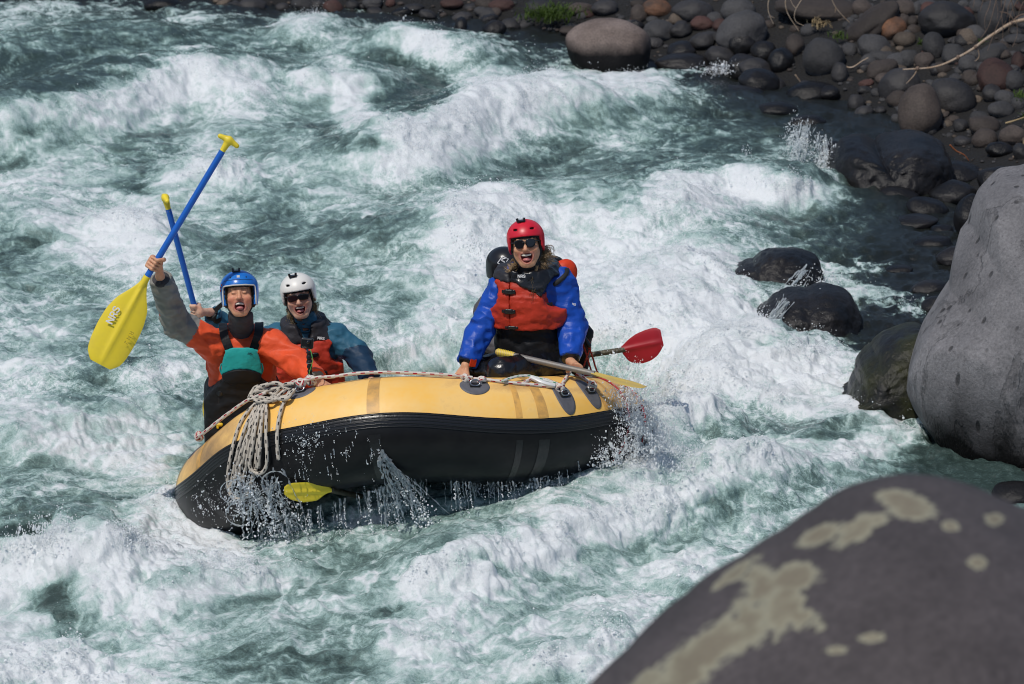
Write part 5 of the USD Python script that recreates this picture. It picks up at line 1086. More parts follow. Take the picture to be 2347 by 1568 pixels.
def split_mesh(V, F, mask):
    out = []
    for m in (mask, ~mask):
        k = m[F].sum(1) >= 2; f = F[k]; u, inv = np.unique(f, return_inverse=True); out.append((V[u], inv.reshape(f.shape)))
    return out
def pw(t): return P(*t)

class Person:
    def __init__(s, label, head, neck, pelvis, yaw=0, base=(.52, .27, .185), width=1.0):
        s.t = thing('person', label, 'person')
        u, v, y, ya, pi, ro, sc = head
        s.H = Frame(P(u, v, y), ya, pi, ro, sc)
        s.neck, s.pel = pw(neck), pw(pelvis)
        z = unit(s.neck - s.pel); fwd = np.array([math.sin(math.radians(yaw)), -math.cos(math.radians(yaw)), 0]); x = unit(np.cross(z, -fwd) * -1); x = x if x @ RIGHT > -.2 and x @ np.array([math.cos(math.radians(yaw)), math.sin(math.radians(yaw)), 0]) > 0 else -x
        yv = np.cross(x, z); yv = yv if yv @ fwd > 0 else -yv
        s.T = Frame(s.pel, axes=[x, yv, z], scale=np.linalg.norm(s.neck - s.pel) / .54)
        s.width, s.base, s.arms, s.hands, s.prims = width, base, [], [], []
        s.fit = [(z_, w * width, d) for z_, w, d in PROF]
    def arm(s, sh, el, wr, r=(.070, .064, .046)):
        s.arms.append((pw(sh), pw(el), pw(wr), r))
    def jacket_field(s, grow=0.0, trim=.03, amp=.010, seed=1, scale=9.0):
        tor = s.T.sdf(torso_sdf([(z, w + .012 + grow, d + .012 + grow) for z, w, d in s.fit], -.05, .53))
        def f(p):
            d = tor(p)
            for sh, el, wr, r in s.arms:
                nb = s.T.w(np.sign(s.T.loc(sh)[0]) * .05, -.01, .47)
                a = smin(cap(nb, sh, .062, r[0] + grow)(p), cap(sh, el, r[0] + grow, r[1] + grow)(p), .03)
                w2 = wr + unit(el - wr) * trim
                lower = np.maximum(cap(el, wr, r[1] + grow, r[2] + grow)(p), (p - w2) @ unit(wr - el))
                d = smin(d, smin(a, lower, .025), .045)
            return d
        return wrinkle(f, amp, scale, seed)
    def bounds(s, pad=.16):
        q = [s.T.w(0, 0, .56), s.T.w(.2, 0, 0), s.T.w(-.2, 0, 0), s.T.w(0, .14, .1), s.T.w(0, -.14, .1)]
        for a in s.arms: q += list(a[:3])
        return bbox(q, pad)
    def body(s, mouth, jd=.012, h=.0052, cv=0.0, **tint):
        mw, mh, mz = mouth; hf = s.H.sdf(head_sdf(mw, mh, mz, jd, cv)); tor = s.T.sdf(torso_sdf([(z, w - .02, d - .02) for z, w, d in s.fit], 0, .52))
        n0, n1 = s.H.w(0, -.022, -.06), s.T.w(0, -.01, .50); prims = [(cap(n0, n1, .054, .060), .03)]
        for sh, el, wr, r in s.arms:
            prims += [(cap(s.T.w(np.sign(s.T.loc(sh)[0]) * .05, -.01, .46), sh, .045, .045), .03), (cap(sh, el, .045, .040), .02), (cap(el, wr, .040, .027), .02)]
        hands = [x for h_ in s.hands for x in h_]
        def f(p):
            d = smin(hf(p), tor(p), .02)
            for g, k in prims: d = smin(d, g(p), k)
            if hands:
                dh = hands[0][0](p)
                for g, k in hands[1:]: dh = smin(dh, g(p), k)
                d = smin(d, dh, .008)
            return d
        lo, hi = s.bounds(.12); hl, hh = bbox([s.H.w(a * .13, b * .13, c * .15) for a in (-1, 1) for b in (-1, 1) for c in (-1, 1)], .02)
        V, F = mesh_sdf(f, np.minimum(lo, hl), np.maximum(hi, hh), h)
        q = s.H.loc(V); T = np.tile(np.array(s.base), (len(V), 1)); m = np.linalg.norm(q, axis=1) < .2
        T[m] = head_tint(q[m], mw, mh, mz, s.base, cv, **tint)
        kn = noise3(V, 28.0, 4, 2)[:, None]; far = (~m)[:, None]
        T = np.where(far, T * (1 + .25 * kn * np.array([.3, 1, 1])), T)
        s.m = (mw, mh, mz); s.cv = cv; obj('body', (V, F), M_skin, s.t, smooth=True, tint=T)
    def mouth(s, tongue=0.0, lower=False):
        mw, mh, mz = s.m; x = np.linspace(-.66, .66, 15) * mw
        up = np.stack([x, .0815 - x ** 2 * 9, mz + mh * .56 - (x / mw) ** 2 * mh * .25 + s.cv * (x ** 2 - .0003)], 1)
        obj('teeth', tube(s.H.w(up), .0062 * (1 - .3 * (np.abs(x) / mw) ** 2), 8)[0], K_teeth, s.t, smooth=True)
        if lower:
            lo = np.stack([x * .75, .078 - x ** 2 * 9, mz - mh * .62 + (x / mw) ** 2 * mh * .2], 1); obj('teeth', tube(s.H.w(lo), .0045, 8)[0], K_teeth, s.t, smooth=True)
        f = s.H.sdf(union([ell((0, .062 + tongue * .5, mz - mh * .38), (mw * .66, .026 + tongue, mh * .40))]))
        lo_, hi_ = bbox([s.H.w(0, .07, mz)], .06); obj('tongue', mesh_sdf(f, lo_, hi_, .003), K_tongue, s.t, smooth=True)
    def helmet(s, m, r, zb, vents=(), trim=None, mount=True, c=(0, -.012, .042)):
        f, out = helmet_shell(*r, zb, c=c, vents=vents); lo, hi = bbox([s.H.w(0, 0, .03)], .16)
        hm = obj('helmet', mesh_sdf(s.H.sdf(f), lo, hi, .0052), m, s.t, smooth=True)
        g, _ = helmet_shell(r[0] - .011, r[1] - .011, r[2] - .011, (zb[0], np.array(zb[1]) - .012), th=.012, c=c)
        obj('helmet_liner', mesh_sdf(s.H.sdf(g), lo, hi, .008), K_black, hm, smooth=True)
        if mount:
            b = np.array([-.012, .045, c[2] + r[2] * .93])
            for dx in (-.018, .018): obj('camera_mount', beam(s.H.w(b + [dx, 0, -.004]), s.H.w(b + [dx * 1.15, 0, .017]), .012, .010), K_plas, hm)
            obj('camera_mount', beam(s.H.w(b + [-.022, 0, .001]), s.H.w(b + [.022, 0, .001]), .03, .008), K_plas, hm)
        for sg in (-1, 1):
            pth = spline([s.H.w(sg * .083, .012, -.01), s.H.w(sg * .074, .022, -.06), s.H.w(sg * .045, .046, -.108), s.H.w(0, .052, -.131)], 16)
            obj('chin_strap', tube(pth, .0065, 6)[0], M_webb, hm, smooth=True)
            obj('chin_strap', tube(spline([s.H.w(sg * .084, -.035, -.02), s.H.w(sg * .077, 0, -.055), s.H.w(sg * .066, .028, -.08)], 10), .006, 6)[0], M_webb, hm, smooth=True)
        return hm
    def glasses(s, lens, wrap=False):
        g = None; t = thing_part(s.t, 'sunglasses')
        for sg in (-1, 1):
            A = Rotation.from_euler('z', -sg * (22 if wrap else 10), degrees=True).as_matrix()
            def f(p, sg=sg, A=A):
                q = (s.H.loc(p) - np.array([sg * lens[0], .098 if not wrap else .097, .010])) @ A
                w = np.abs(q[:, 0]) / (lens[1] * (1 + .12 * np.sign(q[:, 2]) * np.minimum(1, np.abs(q[:, 2]) / .02))); hz = np.abs(q[:, 2] + (.10 * q[:, 0] * sg if wrap else 0)) / lens[2]
                e = (w ** (3 if wrap else 2.4) + hz ** (3 if wrap else 2.4)) ** (1 / (3 if wrap else 2.4))
                return np.maximum((e - 1) * lens[2], np.abs(q[:, 1]) - .0035) * s.H.k
            lo, hi = bbox([s.H.w(sg * lens[0], .098, .01)], .055); obj('lens', mesh_sdf(f, lo, hi, .0028), K_lens, t, smooth=30)
            obj('temple', tube(np.array([s.H.w(sg * (lens[0] + lens[1] * .9), .088, .020), s.H.w(sg * .079, .05, .020), s.H.w(sg * .082, -.01, .012)]), .004, 6)[0], K_plas, t)
        obj('bridge', tube(spline([s.H.w(-.014, .104, .017), s.H.w(0, .108, .020), s.H.w(.014, .104, .017)], 8), .0045, 6)[0], K_plas, t)
    def jacket(s, m, h=.0095, name='jacket', **k):
        lo, hi = s.bounds(); return obj(name, mesh_sdf(s.jacket_field(**k), lo, hi, h), m, s.t, smooth=True)
    def cuff(s, i, m, L=.05, grow=.004, name='cuff'):
        sh, el, wr, r = s.arms[i]; d = unit(el - wr); a = wr + d * .012
        return obj(name, tube(a + d * np.linspace(0, L, 7)[:, None], r[2] * np.array([.80, .92, .96, .98, .98, .96, .9]) + grow, 18)[0], m, s.t, smooth=40)
    def vest(s, name, m, z0, z1, t=.045, hole=(.17, .40, .085), vneck=(.06, .34), xr=(-1, 1), front=True, seed=3, h=.0095, amp=.006, keep=None):
        base = torso_sdf([(z, w + .014, d + .014) for z, w, d in s.fit], -.05, .56); k = s.T.k; z1 = min(z1, .60)
        def f(p):
            q = s.T.loc(p); d = np.abs(base(q) - t / 2) - t / 2
            d = smax(d, np.maximum(z0 - q[:, 2], q[:, 2] - z1), .012)
            for sg in (-1, 1): d = smax(d, -cap((sg * hole[0] * 1.25, -.2, hole[1]), (sg * hole[0] * 1.25, .2, hole[1]), hole[2] * 1.15)(q), .012)
            d = smax(d, -cap((0, .15, vneck[1]), (0, .10, .62), .012, vneck[0] * 1.5)(q), .012)
            d = smax(d, -cap((0, 0, .42), (0, -.03, .65), .072)(q), .01)
            if xr != (-1, 1): d = smax(d, np.maximum(xr[0] - q[:, 0], q[:, 0] - xr[1]), .006)
            if not front: d = np.maximum(d, q[:, 1])
            if keep is not None: d = smax(d, keep(q), .006)
            return d * k
        lo, hi = bbox([s.T.w(0, 0, -.05), s.T.w(0, 0, .58)], .26)
        return obj(name, mesh_sdf(wrinkle(f, amp, 11, seed), lo, hi, h), m, s.t, smooth=True)
    def chest(s, x, z, off=.0):
        """A point on the front of the vest."""
        w = np.interp(z, [a[0] for a in s.fit], [a[1] for a in s.fit]) + .014; d = np.interp(z, [a[0] for a in s.fit], [a[2] for a in s.fit]) + .014
        return s.T.w(x, d * max(0.05, 1 - min(.98, abs(x) / w) ** 2.4) ** (1 / 2.4) + off, z)
    def legs(s, L, m, r=(.085, .068, .05), h=.011, name='trousers', amp=.006):
        pts = [q for l in L for q in map(pw, l)]
        fs = []
        for l in L:
            a, b, c = map(pw, l); fs += [cap(s.T.w(np.sign(s.T.loc(a)[0]) * .06, 0, .03), a, .11, r[0]), cap(a, b, r[0], r[1]), cap(b, c, r[1], r[2])]
        fs.append(s.T.sdf(torso_sdf([(z, w + .006, d + .006) for z, w, d in s.fit], -.06, .16)))
        lo, hi = bbox(pts + [s.T.w(0, 0, 0)], .26)
        return obj(name, mesh_sdf(wrinkle(union(fs, .03), amp, 10, 5), lo, hi, h), m, s.t, smooth=True)
    def buckle(s, x, z, off, w=.036, hgt=.028):
        c = s.chest(x, z, off); n = s.T.A[1]; ob = obj('buckle', mesh_sdf(union([rbox(c, (w * .5, .010, hgt * .5), .006, s.T.A), rbox(c + s.T.A[0] * w * .55, (w * .25, .006, hgt * .38), .004, s.T.A), rbox(c - s.T.A[0] * w * .6, (w * .3, .004, hgt * .32), .003, s.T.A)]), c - .06, c + .06, .004), K_plas, s.t, smooth=30)
        return ob
def thing_part(parent, name):
    x = UsdGeom.Xform.Define(stage, path_of(parent, name)); return x.GetPrim()
def strands(s, roots, n, length, spread, m, seed, r=.0016, name='hair'):
    """Fine wavy hair in locks from roots (point, direction) in the head's own axes."""
    rng = np.random.default_rng(seed); ms = []
    for a, b in roots:
        for _ in range(max(1, n // 28)):
            o = np.array(a) + rng.normal(size=3) * spread; d0 = unit(np.array(b) + rng.normal(size=3) * .30); L0 = length * rng.uniform(.6, 1.1); ph0 = rng.uniform(0, 6.28, 3); w0 = rng.uniform(.8, 1.3)
            for _ in range(28 // len(roots)):
                p = []; o1 = o + rng.normal(size=3) * .005; L = L0 * rng.uniform(.75, 1.1); e = rng.normal(size=3) * .010
                for j in range(8):
                    t = j / 7; p.append(o1 + d0 * L * t + np.sin(ph0 + t * 8 * w0) * .013 * t ** .5 + e * t * t + np.array([0, 0, -.22 * L * t * t]))
                ms.append(tube(spline([s.H.w(x) for x in p], 12), r * np.linspace(1, .4, 12), 3, False)[0])
    return obj(name, join(ms), m, s.t, smooth=True)
ZB_SKATE = ([-.14, -.03, .03, .055, .13], [-.055, -.050, -.020, .045, .054])
ZB_FULL = ([-.14, .040, .056, .14], [-.062, -.060, .050, .056])

# --- blue helmet, raised arm
A = Person('person in blue helmet and orange jacket, mouth wide open, raising a paddle high', (549, 677, .52, 4, 20, -2, 1.0), (553, 752, .67), (556, 968, .71), 4, base=(.62, .305, .18))
A.arm((490, 790, .60), (402, 738, .56), (367, 634, .33), (.080, .078, .055)); A.arm((622, 790, .58), (684, 834, .46), (728, 872, .27), (.078, .072, .055))
ca = e1 + d1 * np.linalg.norm(s1 - e1) * .875; A.hands.append(grip_hand(ca, -d1, np.array([-.55, 1.0, .1]), A.arms[0][2], R=.0185, front_dir=-RIGHT, thumb=1))
A.hands.append(open_hand(A.arms[1][2], np.array([.5, -.55, -.55]), np.array([0, -.5, 1])))
A.body((.033, .028, -.070), jd=.010, cv=-5.0, h=.0052, blush=.55, beard=.6); A.mouth(tongue=.012, lower=True)
hm = A.helmet(K_hblue, (.114, .125, .106), ZB_FULL, vents=[((s_ * .05, .116, .072), (.017, .02, .0035)) for s_ in (-1, 1)])
f_, out_ = helmet_shell(.114, .125, .106, ZB_FULL)
def edge_curve(H, r, zb, c=(0, -.012, .042), n=60):
    """The front edge of the helmet's opening."""
    ph = np.linspace(-1.35, 1.35, n); P_ = []
    for a in ph:
        x = math.sin(a); y = math.cos(a); lo_, hi_ = -.07, .12
        zz = np.linspace(-.07, .12, 200); k = np.sqrt(np.maximum(0, 1 - (np.where(zz < c[2], .45, 1) * (zz - c[2]) / r[2]) ** 2)); X, Y = c[0] + r[0] * k * x, c[1] + r[1] * k * y
        i = int(np.argmax(zz - np.interp(Y, *zb) > 0)); i = max(np.where(zz - np.interp(Y, *zb) < 0)[0].max() if (zz - np.interp(Y, *zb) < 0).any() else 0, 0); P_.append((X[i] * 1.005, Y[i] * 1.005 + .001, zz[i]))
    return H.w(np.array(P_))
obj('helmet_edge', tube(gaussian_filter1d(edge_curve(A.H, (.114, .125, .106), ZB_FULL), 1.2, axis=0, mode='nearest'), .0042, 6)[0], K_trim, hm, smooth=True)
def shell_pt(H, x, z, r=(.114, .125, .106), c=(0, -.012, .042), off=.001):
    y = c[1] + (r[1] + off) * math.sqrt(max(0, 1 - (x / r[0]) ** 2 - (((z - c[2]) * (.45 if z < c[2] else 1)) / r[2]) ** 2)); return H.w(x, y, z)
obj('helmet_seam', tube(np.array([shell_pt(A.H, x, .086 - x * x * .6, off=.0008) for x in np.linspace(-.085, .085, 24)]), .0014, 5)[0], K_plas, hm)
q = shell_pt(A.H, 0, .103, off=.002); obj('helmet_badge', beam(q - A.H.A[0] * .0085 + A.H.A[2] * 0, q + A.H.A[0] * .0085, .004, .017, up=A.H.A[2]), K_trim, hm)
for x in (-.046, .046):
    q = shell_pt(A.H, x, .100); obj('helmet_rivet', ell_mesh((q), .0045) if False else (np.array(_ico[2].vertices) * .0045 + q, _ico[2].faces), K_plas, hm, smooth=True)
K_decal = mat('orange_decal', (.6, .08, .03), .4)
for x, z in [(-.108, .03), (-.106, .048), (-.1, .062)]:
    q = shell_pt(A.H, x, z, off=.001); obj('helmet_decal', (np.array(_ico[2].vertices) * [.004, .006, .007] + q, _ico[2].faces), K_decal, hm, smooth=True)
V, F = mesh_sdf(A.jacket_field(amp=.012, seed=2), *A.bounds(), .0095)
sh, el, wr, r = A.arms[0]; tt = (V - sh) @ unit(el - sh); near_arm = np.minimum(cap(sh, el, .06)(V), cap(el, wr, .05)(V)) < .06
g_, o_ = split_mesh(V, F, near_arm & (tt > np.linalg.norm(el - sh) * .56)); h_, o_ = split_mesh(*o_, A.T.loc(o_[0])[:, 2] < .085)
jk = obj('jacket', o_, K_orange, A.t, smooth=True); obj('grey_sleeve', g_, K_grey, jk, smooth=True); obj('jacket_hem', h_, K_grey, jk, smooth=True)
A.cuff(0, K_neo, .03, .0); A.cuff(1, K_grey, .05, .003)
d_ = unit(wr - el); side = unit(np.cross(d_, np.array([0, 1.0, 0]))); 
obj('sleeve_tab', beam(wr - d_ * .075 + np.array([.008, -.052, 0]), wr - d_ * .03 + np.array([-.006, -.050, .0]), .012, .004, up=(0, -1, .2)), K_neo, jk)
stp = [el - d_ * .02 - RIGHT * .066 + np.array([0, -.02, 0]), el + d_ * .08 - RIGHT * .066 + np.array([0, -.02, 0]), el + d_ * .17 - RIGHT * .058 + np.array([0, -.01, 0])]
obj('sleeve_stripe', tube(spline(stp, 12), .010, 8)[0], K_orange, jk, smooth=True)
n_ = union([cap(A.T.w(0, -.005, .50), A.H.w(0, -.022, -.105), .074, .070)]); n2_ = cap(A.T.w(0, -.005, .40), A.H.w(0, -.02, .02), .058, .060)
lo, hi = bbox([A.T.w(0, 0, .48), A.H.w(0, -.02, -.08)], .13)
top_ = A.H.w(0, 0, -.098); up_ = A.H.A[2]; f_ = lambda p: np.maximum(np.maximum(n_(p), -n2_(p)), np.maximum((p - top_) @ up_, (A.T.w(0, 0, .475) - p) @ A.T.A[2]))
obj('collar', mesh_sdf(wrinkle(f_, .004, 14, 8), lo, hi, .006), K_neo, jk, smooth=True)
vs = A.vest('life_vest', K_black, -.06, .370, t=.060, hole=(.19, .46, .085), vneck=(.02, .5), seed=6, keep=lambda q: np.abs(q[:, 0]) - (.20 - .13 * sstep(.16, .37, q[:, 2]) ))
for sg in (-1, 1):
    pth = spline([A.chest(sg * .058, .455, .03), A.chest(sg * .074, .485, .02), A.T.w(sg * .086, .10, .515), A.T.w(sg * .094, .05, .545), A.T.w(sg * .096, -.02, .555), A.T.w(sg * .094, -.09, .50)], 22)
    JF = A.jacket_field(amp=.012, seed=2); out = unit(A.T.A[1] + A.T.A[2] * .6)
    for _ in range(40):
        dd = JF(pth); pth = pth + out * np.where(dd < .012, .004, 0)[:, None]
    pth = gaussian_filter1d(pth, 1.2, axis=0, mode='nearest')
    bm = [beam(pth[k], pth[k + 1] + (pth[k + 1] - pth[k]) * .25, .050, .016, up=out if k < 12 else A.T.A[2]) for k in range(21)]
    obj('shoulder_strap', join(bm), K_black, vs)
    obj('side_strap', join([beam(A.chest(sg * .105, .31, .055), A.chest(sg * .118, .17, .066), .022, .006, up=A.T.A[1])]), M_webb, vs); A.buckle(sg * .114, .235, .070, .026, .034)
def pocket(z0, z1, w0, w1, off, th, keep, m, name):
    def f(p):
        q = A.T.loc(p); s_ = np.clip((q[:, 2] - z0) / (z1 - z0), 0, 1); w = w0 + (w1 - w0) * s_ + .010 * np.sin(s_ * np.pi)
        e = (np.abs(q[:, 0] / w) ** 4.5 + np.abs((q[:, 2] - (z0 + z1) / 2) / ((z1 - z0) / 2)) ** 6) ** (1 / 4.5)
        base = .118 + .014; d = np.maximum((e - 1) * .07, np.abs(q[:, 1] - base - off + .9 * q[:, 0] ** 2) - th * np.sqrt(np.clip(1.05 - e, .05, 1)))
        return np.maximum(d, keep(q)) * A.T.k
    lo, hi = bbox([A.T.w(0, .15, .36)], .2); return obj(name, mesh_sdf(f, lo, hi, .0055), m, A.t, smooth=True)
arc = lambda q: q[:, 2] - (.387 - 3.6 * q[:, 0] ** 2)
pocket(.30, .50, .108, .078, .058, .022, lambda q: -arc(q), K_teal, 'vest_pocket_top'); pocket(.30, .50, .106, .076, .060, .030, arc, K_black, 'vest_pocket_bottom')
th = np.linspace(.12 * np.pi, -1.12 * np.pi, 40); pth = np.array([A.T.w(np.cos(a) * .112, .182 - .9 * (np.cos(a) * .11) ** 2, .375 + np.sin(a) * .080) for a in th]); obj('pocket_piping', tube(pth, .005, 6)[0], K_teal, A.t, smooth=True)
for sg in (-1, 1): obj('teal_yoke', beam(A.chest(sg * .052, .43, .072), A.chest(sg * .064, .478, .060), .050, .016, up=A.T.A[1]), K_teal, vs)
obj('lettering', text('ASTRAL', .011, A.chest(.035, .472, .098), RIGHT, UPV, .001), K_plas, A.t)
q = A.chest(-.13, .06, .08); obj('whistle', mesh_sdf(union([cap(q, q + RIGHT * .022, .011), cap(q, q - UPV * .018, .008)]), q - .05, q + .05, .004), K_yel, vs, smooth=True)
obj('teal_edge', tube(spline([A.chest(-.165, .12, .05), A.chest(-.172, .06, .055), A.chest(-.160, .0, .06), A.chest(-.12, -.03, .06)], 20), .010, 6)[0], K_teal, vs, smooth=True)
A.legs([((525, 985, .75), (560, 985, .30), (600, 1050, .65)), ((590, 985, .75), (640, 970, .45), (660, 1050, .85))], K_black)

# --- white helmet
B = Person('person in white helmet, wraparound sunglasses and teal-blue jacket, laughing behind the orange jacket', (685, 680, 1.22, 2, 6, -9, .99), (697, 748, 1.30), (720, 938, 1.34), 6, base=(.66, .38, .265))
B.arm((640, 772, 1.30), (560, 788, 1.52), (482, 716, 1.34), (.072, .064, .048)); B.arm((766, 772, 1.28), (822, 815, 1.22), (852, 876, 1.0), (.076, .072, .052))
cb = e2 + d2 * np.linalg.norm(s2 - e2) * .622; B.hands.append(grip_hand(cb, -d2, np.array([1.0, .35, 0]), B.arms[0][2], R=.0175, front_dir=np.array([0, 1.0, 0]), thumb=1))
B.hands.append(open_hand(B.arms[1][2], np.array([.3, -.5, -.7]), np.array([.3, -.5, 1])))
B.body((.035, .025, -.068), jd=.012, cv=7.0, h=.0052, blush=.25); B.mouth(tongue=.002)
B.helmet(K_hwhite, (.110, .122, .104), ZB_SKATE, vents=[((s_ * .052, .085, .090), (.016, .03, .0065)) for s_ in (-1, 1)]); B.glasses((.034, .036, .0195), wrap=True)
strands(B, [((-.07, -.02, -.07), (-.3, 0, -1)), ((.075, -.03, -.05), (.3, -.2, -1))], 220, .075, .012, K_hairw, 11)
V, F = mesh_sdf(B.jacket_field(amp=.011, seed=12), *B.bounds(), .0095)
sh, el, wr, r = B.arms[1]; low = (cap(el, wr, .06)(V) < .05) & (((V - el) @ unit(wr - el)) > .0 + .04 * np.sin(V[:, 2] * 40) * .3)
n_, o_ = split_mesh(V, F, low); jk = obj('jacket', o_, K_tealb, B.t, smooth=True); obj('dark_sleeve', n_, K_navy, jk, smooth=True)
B.cuff(0, K_black, .075, .004, 'glove_cuff'); q = B.arms[0][2]; obj('glove_strap', beam(q + np.array([.03, -.03, .02]), q + np.array([.10, -.05, .085]), .028, .006, up=(0, -1, 0)), M_webb, B.t)
n_ = cap(B.T.w(0, -.01, .46), B.H.w(0.01, -.03, -.10), .082, .066); n2_ = cap(B.T.w(0, .02, .40), B.H.w(0, .01, .0), .05, .062); top_ = B.H.w(0, 0, -.100); up_ = unit(B.H.A[2] + B.H.A[1] * -.5)
obj('hood_collar', mesh_sdf(wrinkle(lambda p: np.maximum(np.maximum(n_(p), -n2_(p)), (p - top_) @ up_), .008, 16, 9), *bbox([B.T.w(0, 0, .5)], .16), .0065), K_tealb, jk, smooth=True)
for sg, xr in ((-1, (-.2, -.008)), (1, (.008, .2))):
    B.vest('vest_panel', K_red, .05, .485, t=.055, xr=xr, vneck=(.03, .40), hole=(.165, .40, .07), seed=14 + sg); B.vest('vest_shoulder', K_char, .488, .59, t=.055, xr=xr, vneck=(.035, .40), hole=(.165, .40, .07), seed=17 + sg)
obj('lettering', text('NRS', .016, B.chest(.090, .505, .078), RIGHT + UPV * -.1, UPV, .001), M_white, B.t)
B.buckle(.04, .42, .064, .03, .03); B.buckle(.075, .30, .066, .036, .026)
obj('strap_end', beam(B.T.w(.115, .03, .53), B.T.w(.155, .05, .545), .03, .012), M_webb, B.t)
B.legs([((690, 950, 1.4), (720, 990, .95), (735, 1060, 1.2)), ((750, 950, 1.4), (790, 985, .95), (800, 1060, 1.2))], K_black)

# --- red helmet
C = Person('person in red helmet, round sunglasses and royal-blue jacket, laughing, seated on the right tube', (1206, 561, .58, -2, 13, -7, 1.03), (1209, 606, .66), (1218, 838, .66), -16, base=(.58, .30, .175), width=.84)
C.arm((1148, 664, .66), (1098, 766, .55), (1067, 838, .38), (.072, .070, .050)); C.arm((1284, 650, .64), (1311, 745, .58), (1307, 828, .36), (.082, .078, .054))
cc = e3 + d3 * (np.linalg.norm(s3 - e3) * .80); C.hands.append(grip_hand(cc, d3, UPV + np.array([0, .25, 0]), C.arms[1][2], R=.0175, front_dir=np.array([0, -1.0, 0]), thumb=-1))
C.hands.append(open_hand(C.arms[0][2], np.array([-.45, -.45, -.75]), np.array([-.4, -.6, .8])))
C.body((.038, .029, -.070), jd=.010, cv=9.0, h=.0052, blush=.25); C.mouth(tongue=.0)
C.helmet(K_hred, (.108, .122, .104), ZB_SKATE, vents=[((s_ * .050, .085, .092), (.016, .03, .0065)) for s_ in (-1, 1)]); C.glasses((.0315, .0285, .0255))
strands(C, [((.072, -.03, -.06), (.8, -.3, -.6)), ((.070, -.05, -.035), (1, -.3, -.15)), ((.060, -.02, -.09), (.45, .1, -1))], 300, .072, .011, K_hairb, 21); strands(C, [((-.070, -.02, -.09), (-.6, .1, -.8)), ((-.062, 0, -.11), (-.8, .2, -.4))], 150, .060, .009, K_hairb, 22)
strands(C, [((.045, .03, -.13), (.10, .55, -1))], 28, .20, .005, K_hairb, 23)
jk = C.jacket(K_blue, amp=.013, seed=22); C.cuff(1, K_wet, .07, .008); C.cuff(0, K_wet, .06, .006)
q = C.arms[0][2]; d_ = unit(C.arms[0][1] - q); obj('cuff_tab', beam(q + d_ * .045 + np.array([.012, -.060, 0]), q + d_ * .045 + np.array([.045, -.042, -.01]), .045, .008, up=(0, -1, .1)), K_redor, jk)
for sg, xr in ((-1, (-.25, -.055)), (1, (-.043, .25))):
    cut = lambda q: (q[:, 2] - (.490 - .50 * np.maximum(0, q[:, 0] + .02)))
    C.vest('vest_panel', K_red, .245, .54, t=.06, xr=xr, vneck=(.02, .40), hole=(.165, .42, .080), seed=24 + sg, amp=.008, keep=cut)
    C.vest('vest_shoulder', K_char if sg < 0 else K_wet, .3, .525 if sg < 0 else .54, t=.066, xr=xr, vneck=(.028, .44), hole=(.165, .42, .080), seed=27 + sg, amp=.008, keep=lambda q: -cut(q) + .004)
C.vest('bib', K_black, -.06, .262, t=.03, hole=(.4, .9, .02), vneck=(.01, .6), seed=29)
for z in (.445, .345): C.buckle(-.050, z, .070, .05, .032)
C.buckle(-.04, .258, .066, .05, .024)
obj('side_strap', beam(C.chest(.105, .37, .070), C.chest(.150, .362, .055), .028, .008, up=C.T.A[1]), M_webb, C.t)
obj('lettering', text('NRS', .017, C.chest(.015, .525, .078), RIGHT, UPV, .001), M_white, C.t)
sh, el, wr, r = C.arms[1]; obj('shoulder_webbing', tube(spline([sh + np.array([-.075, -.05, -.03]), sh + np.array([-.035, -.088, .02]), sh + np.array([.02, -.075, .062]), sh + np.array([.04, 0, .085])], 16), .015, 8)[0], M_webb, C.t, smooth=True)
q = sh * .55 + el * .45 + np.array([.045, -.075, .01]); obj('sleeve_lettering', text('NRS', .012, q, RIGHT - UPV * .25, UPV, .001), M_white, C.t); 
n_ = cap(C.T.w(.015, -.01, .44), C.H.w(.012, -.025, -.110), .078, .068); n2_ = cap(C.T.w(0, .01, .42), C.H.w(0, .0, .0), .055, .064); top_ = C.H.w(0, 0, -.112); up_ = unit(C.H.A[2] + C.H.A[1] * -.35)
obj('collar', mesh_sdf(wrinkle(lambda p: np.maximum(np.maximum(n_(p), -n2_(p)), (p - top_) @ up_), .007, 16, 9), *bbox([C.T.w(0, 0, .5)], .17), .0065), K_char, jk, smooth=True)
A_ = Frame(P(1290, 632, .80), 10, 10, 30); obj('collar_pillow', mesh_sdf(A_.sdf(ell((0, 0, 0), (.082, .060, .105))), A_.o - .14, A_.o + .14, .008), K_redor, C.t, smooth=True)
obj('pillow_strap', tube(spline([C.T.w(.055, .045, .505), P(1250, 606, .74), P(1272, 596, .84), P(1290, 612, .95)], 16), .026, 10)[0], K_wet, C.t, smooth=True)
C.legs([((1200, 832, .62), (1098, 850, .50), (1120, 905, .85)), ((1262, 832, .56), (1150, 851, .24), (1125, 905, .62))], K_wet, r=(.092, .076, .055), h=.011, amp=.008)
obj('ring', tube(cc + np.array([.045, -.03, -.02]) + np.array([np.cos(a) * RIGHT + np.sin(a) * UPV for a in np.linspace(0, 6.28, 13)]) * .008, .0025, 5, False)[0], M_metal, C.t)

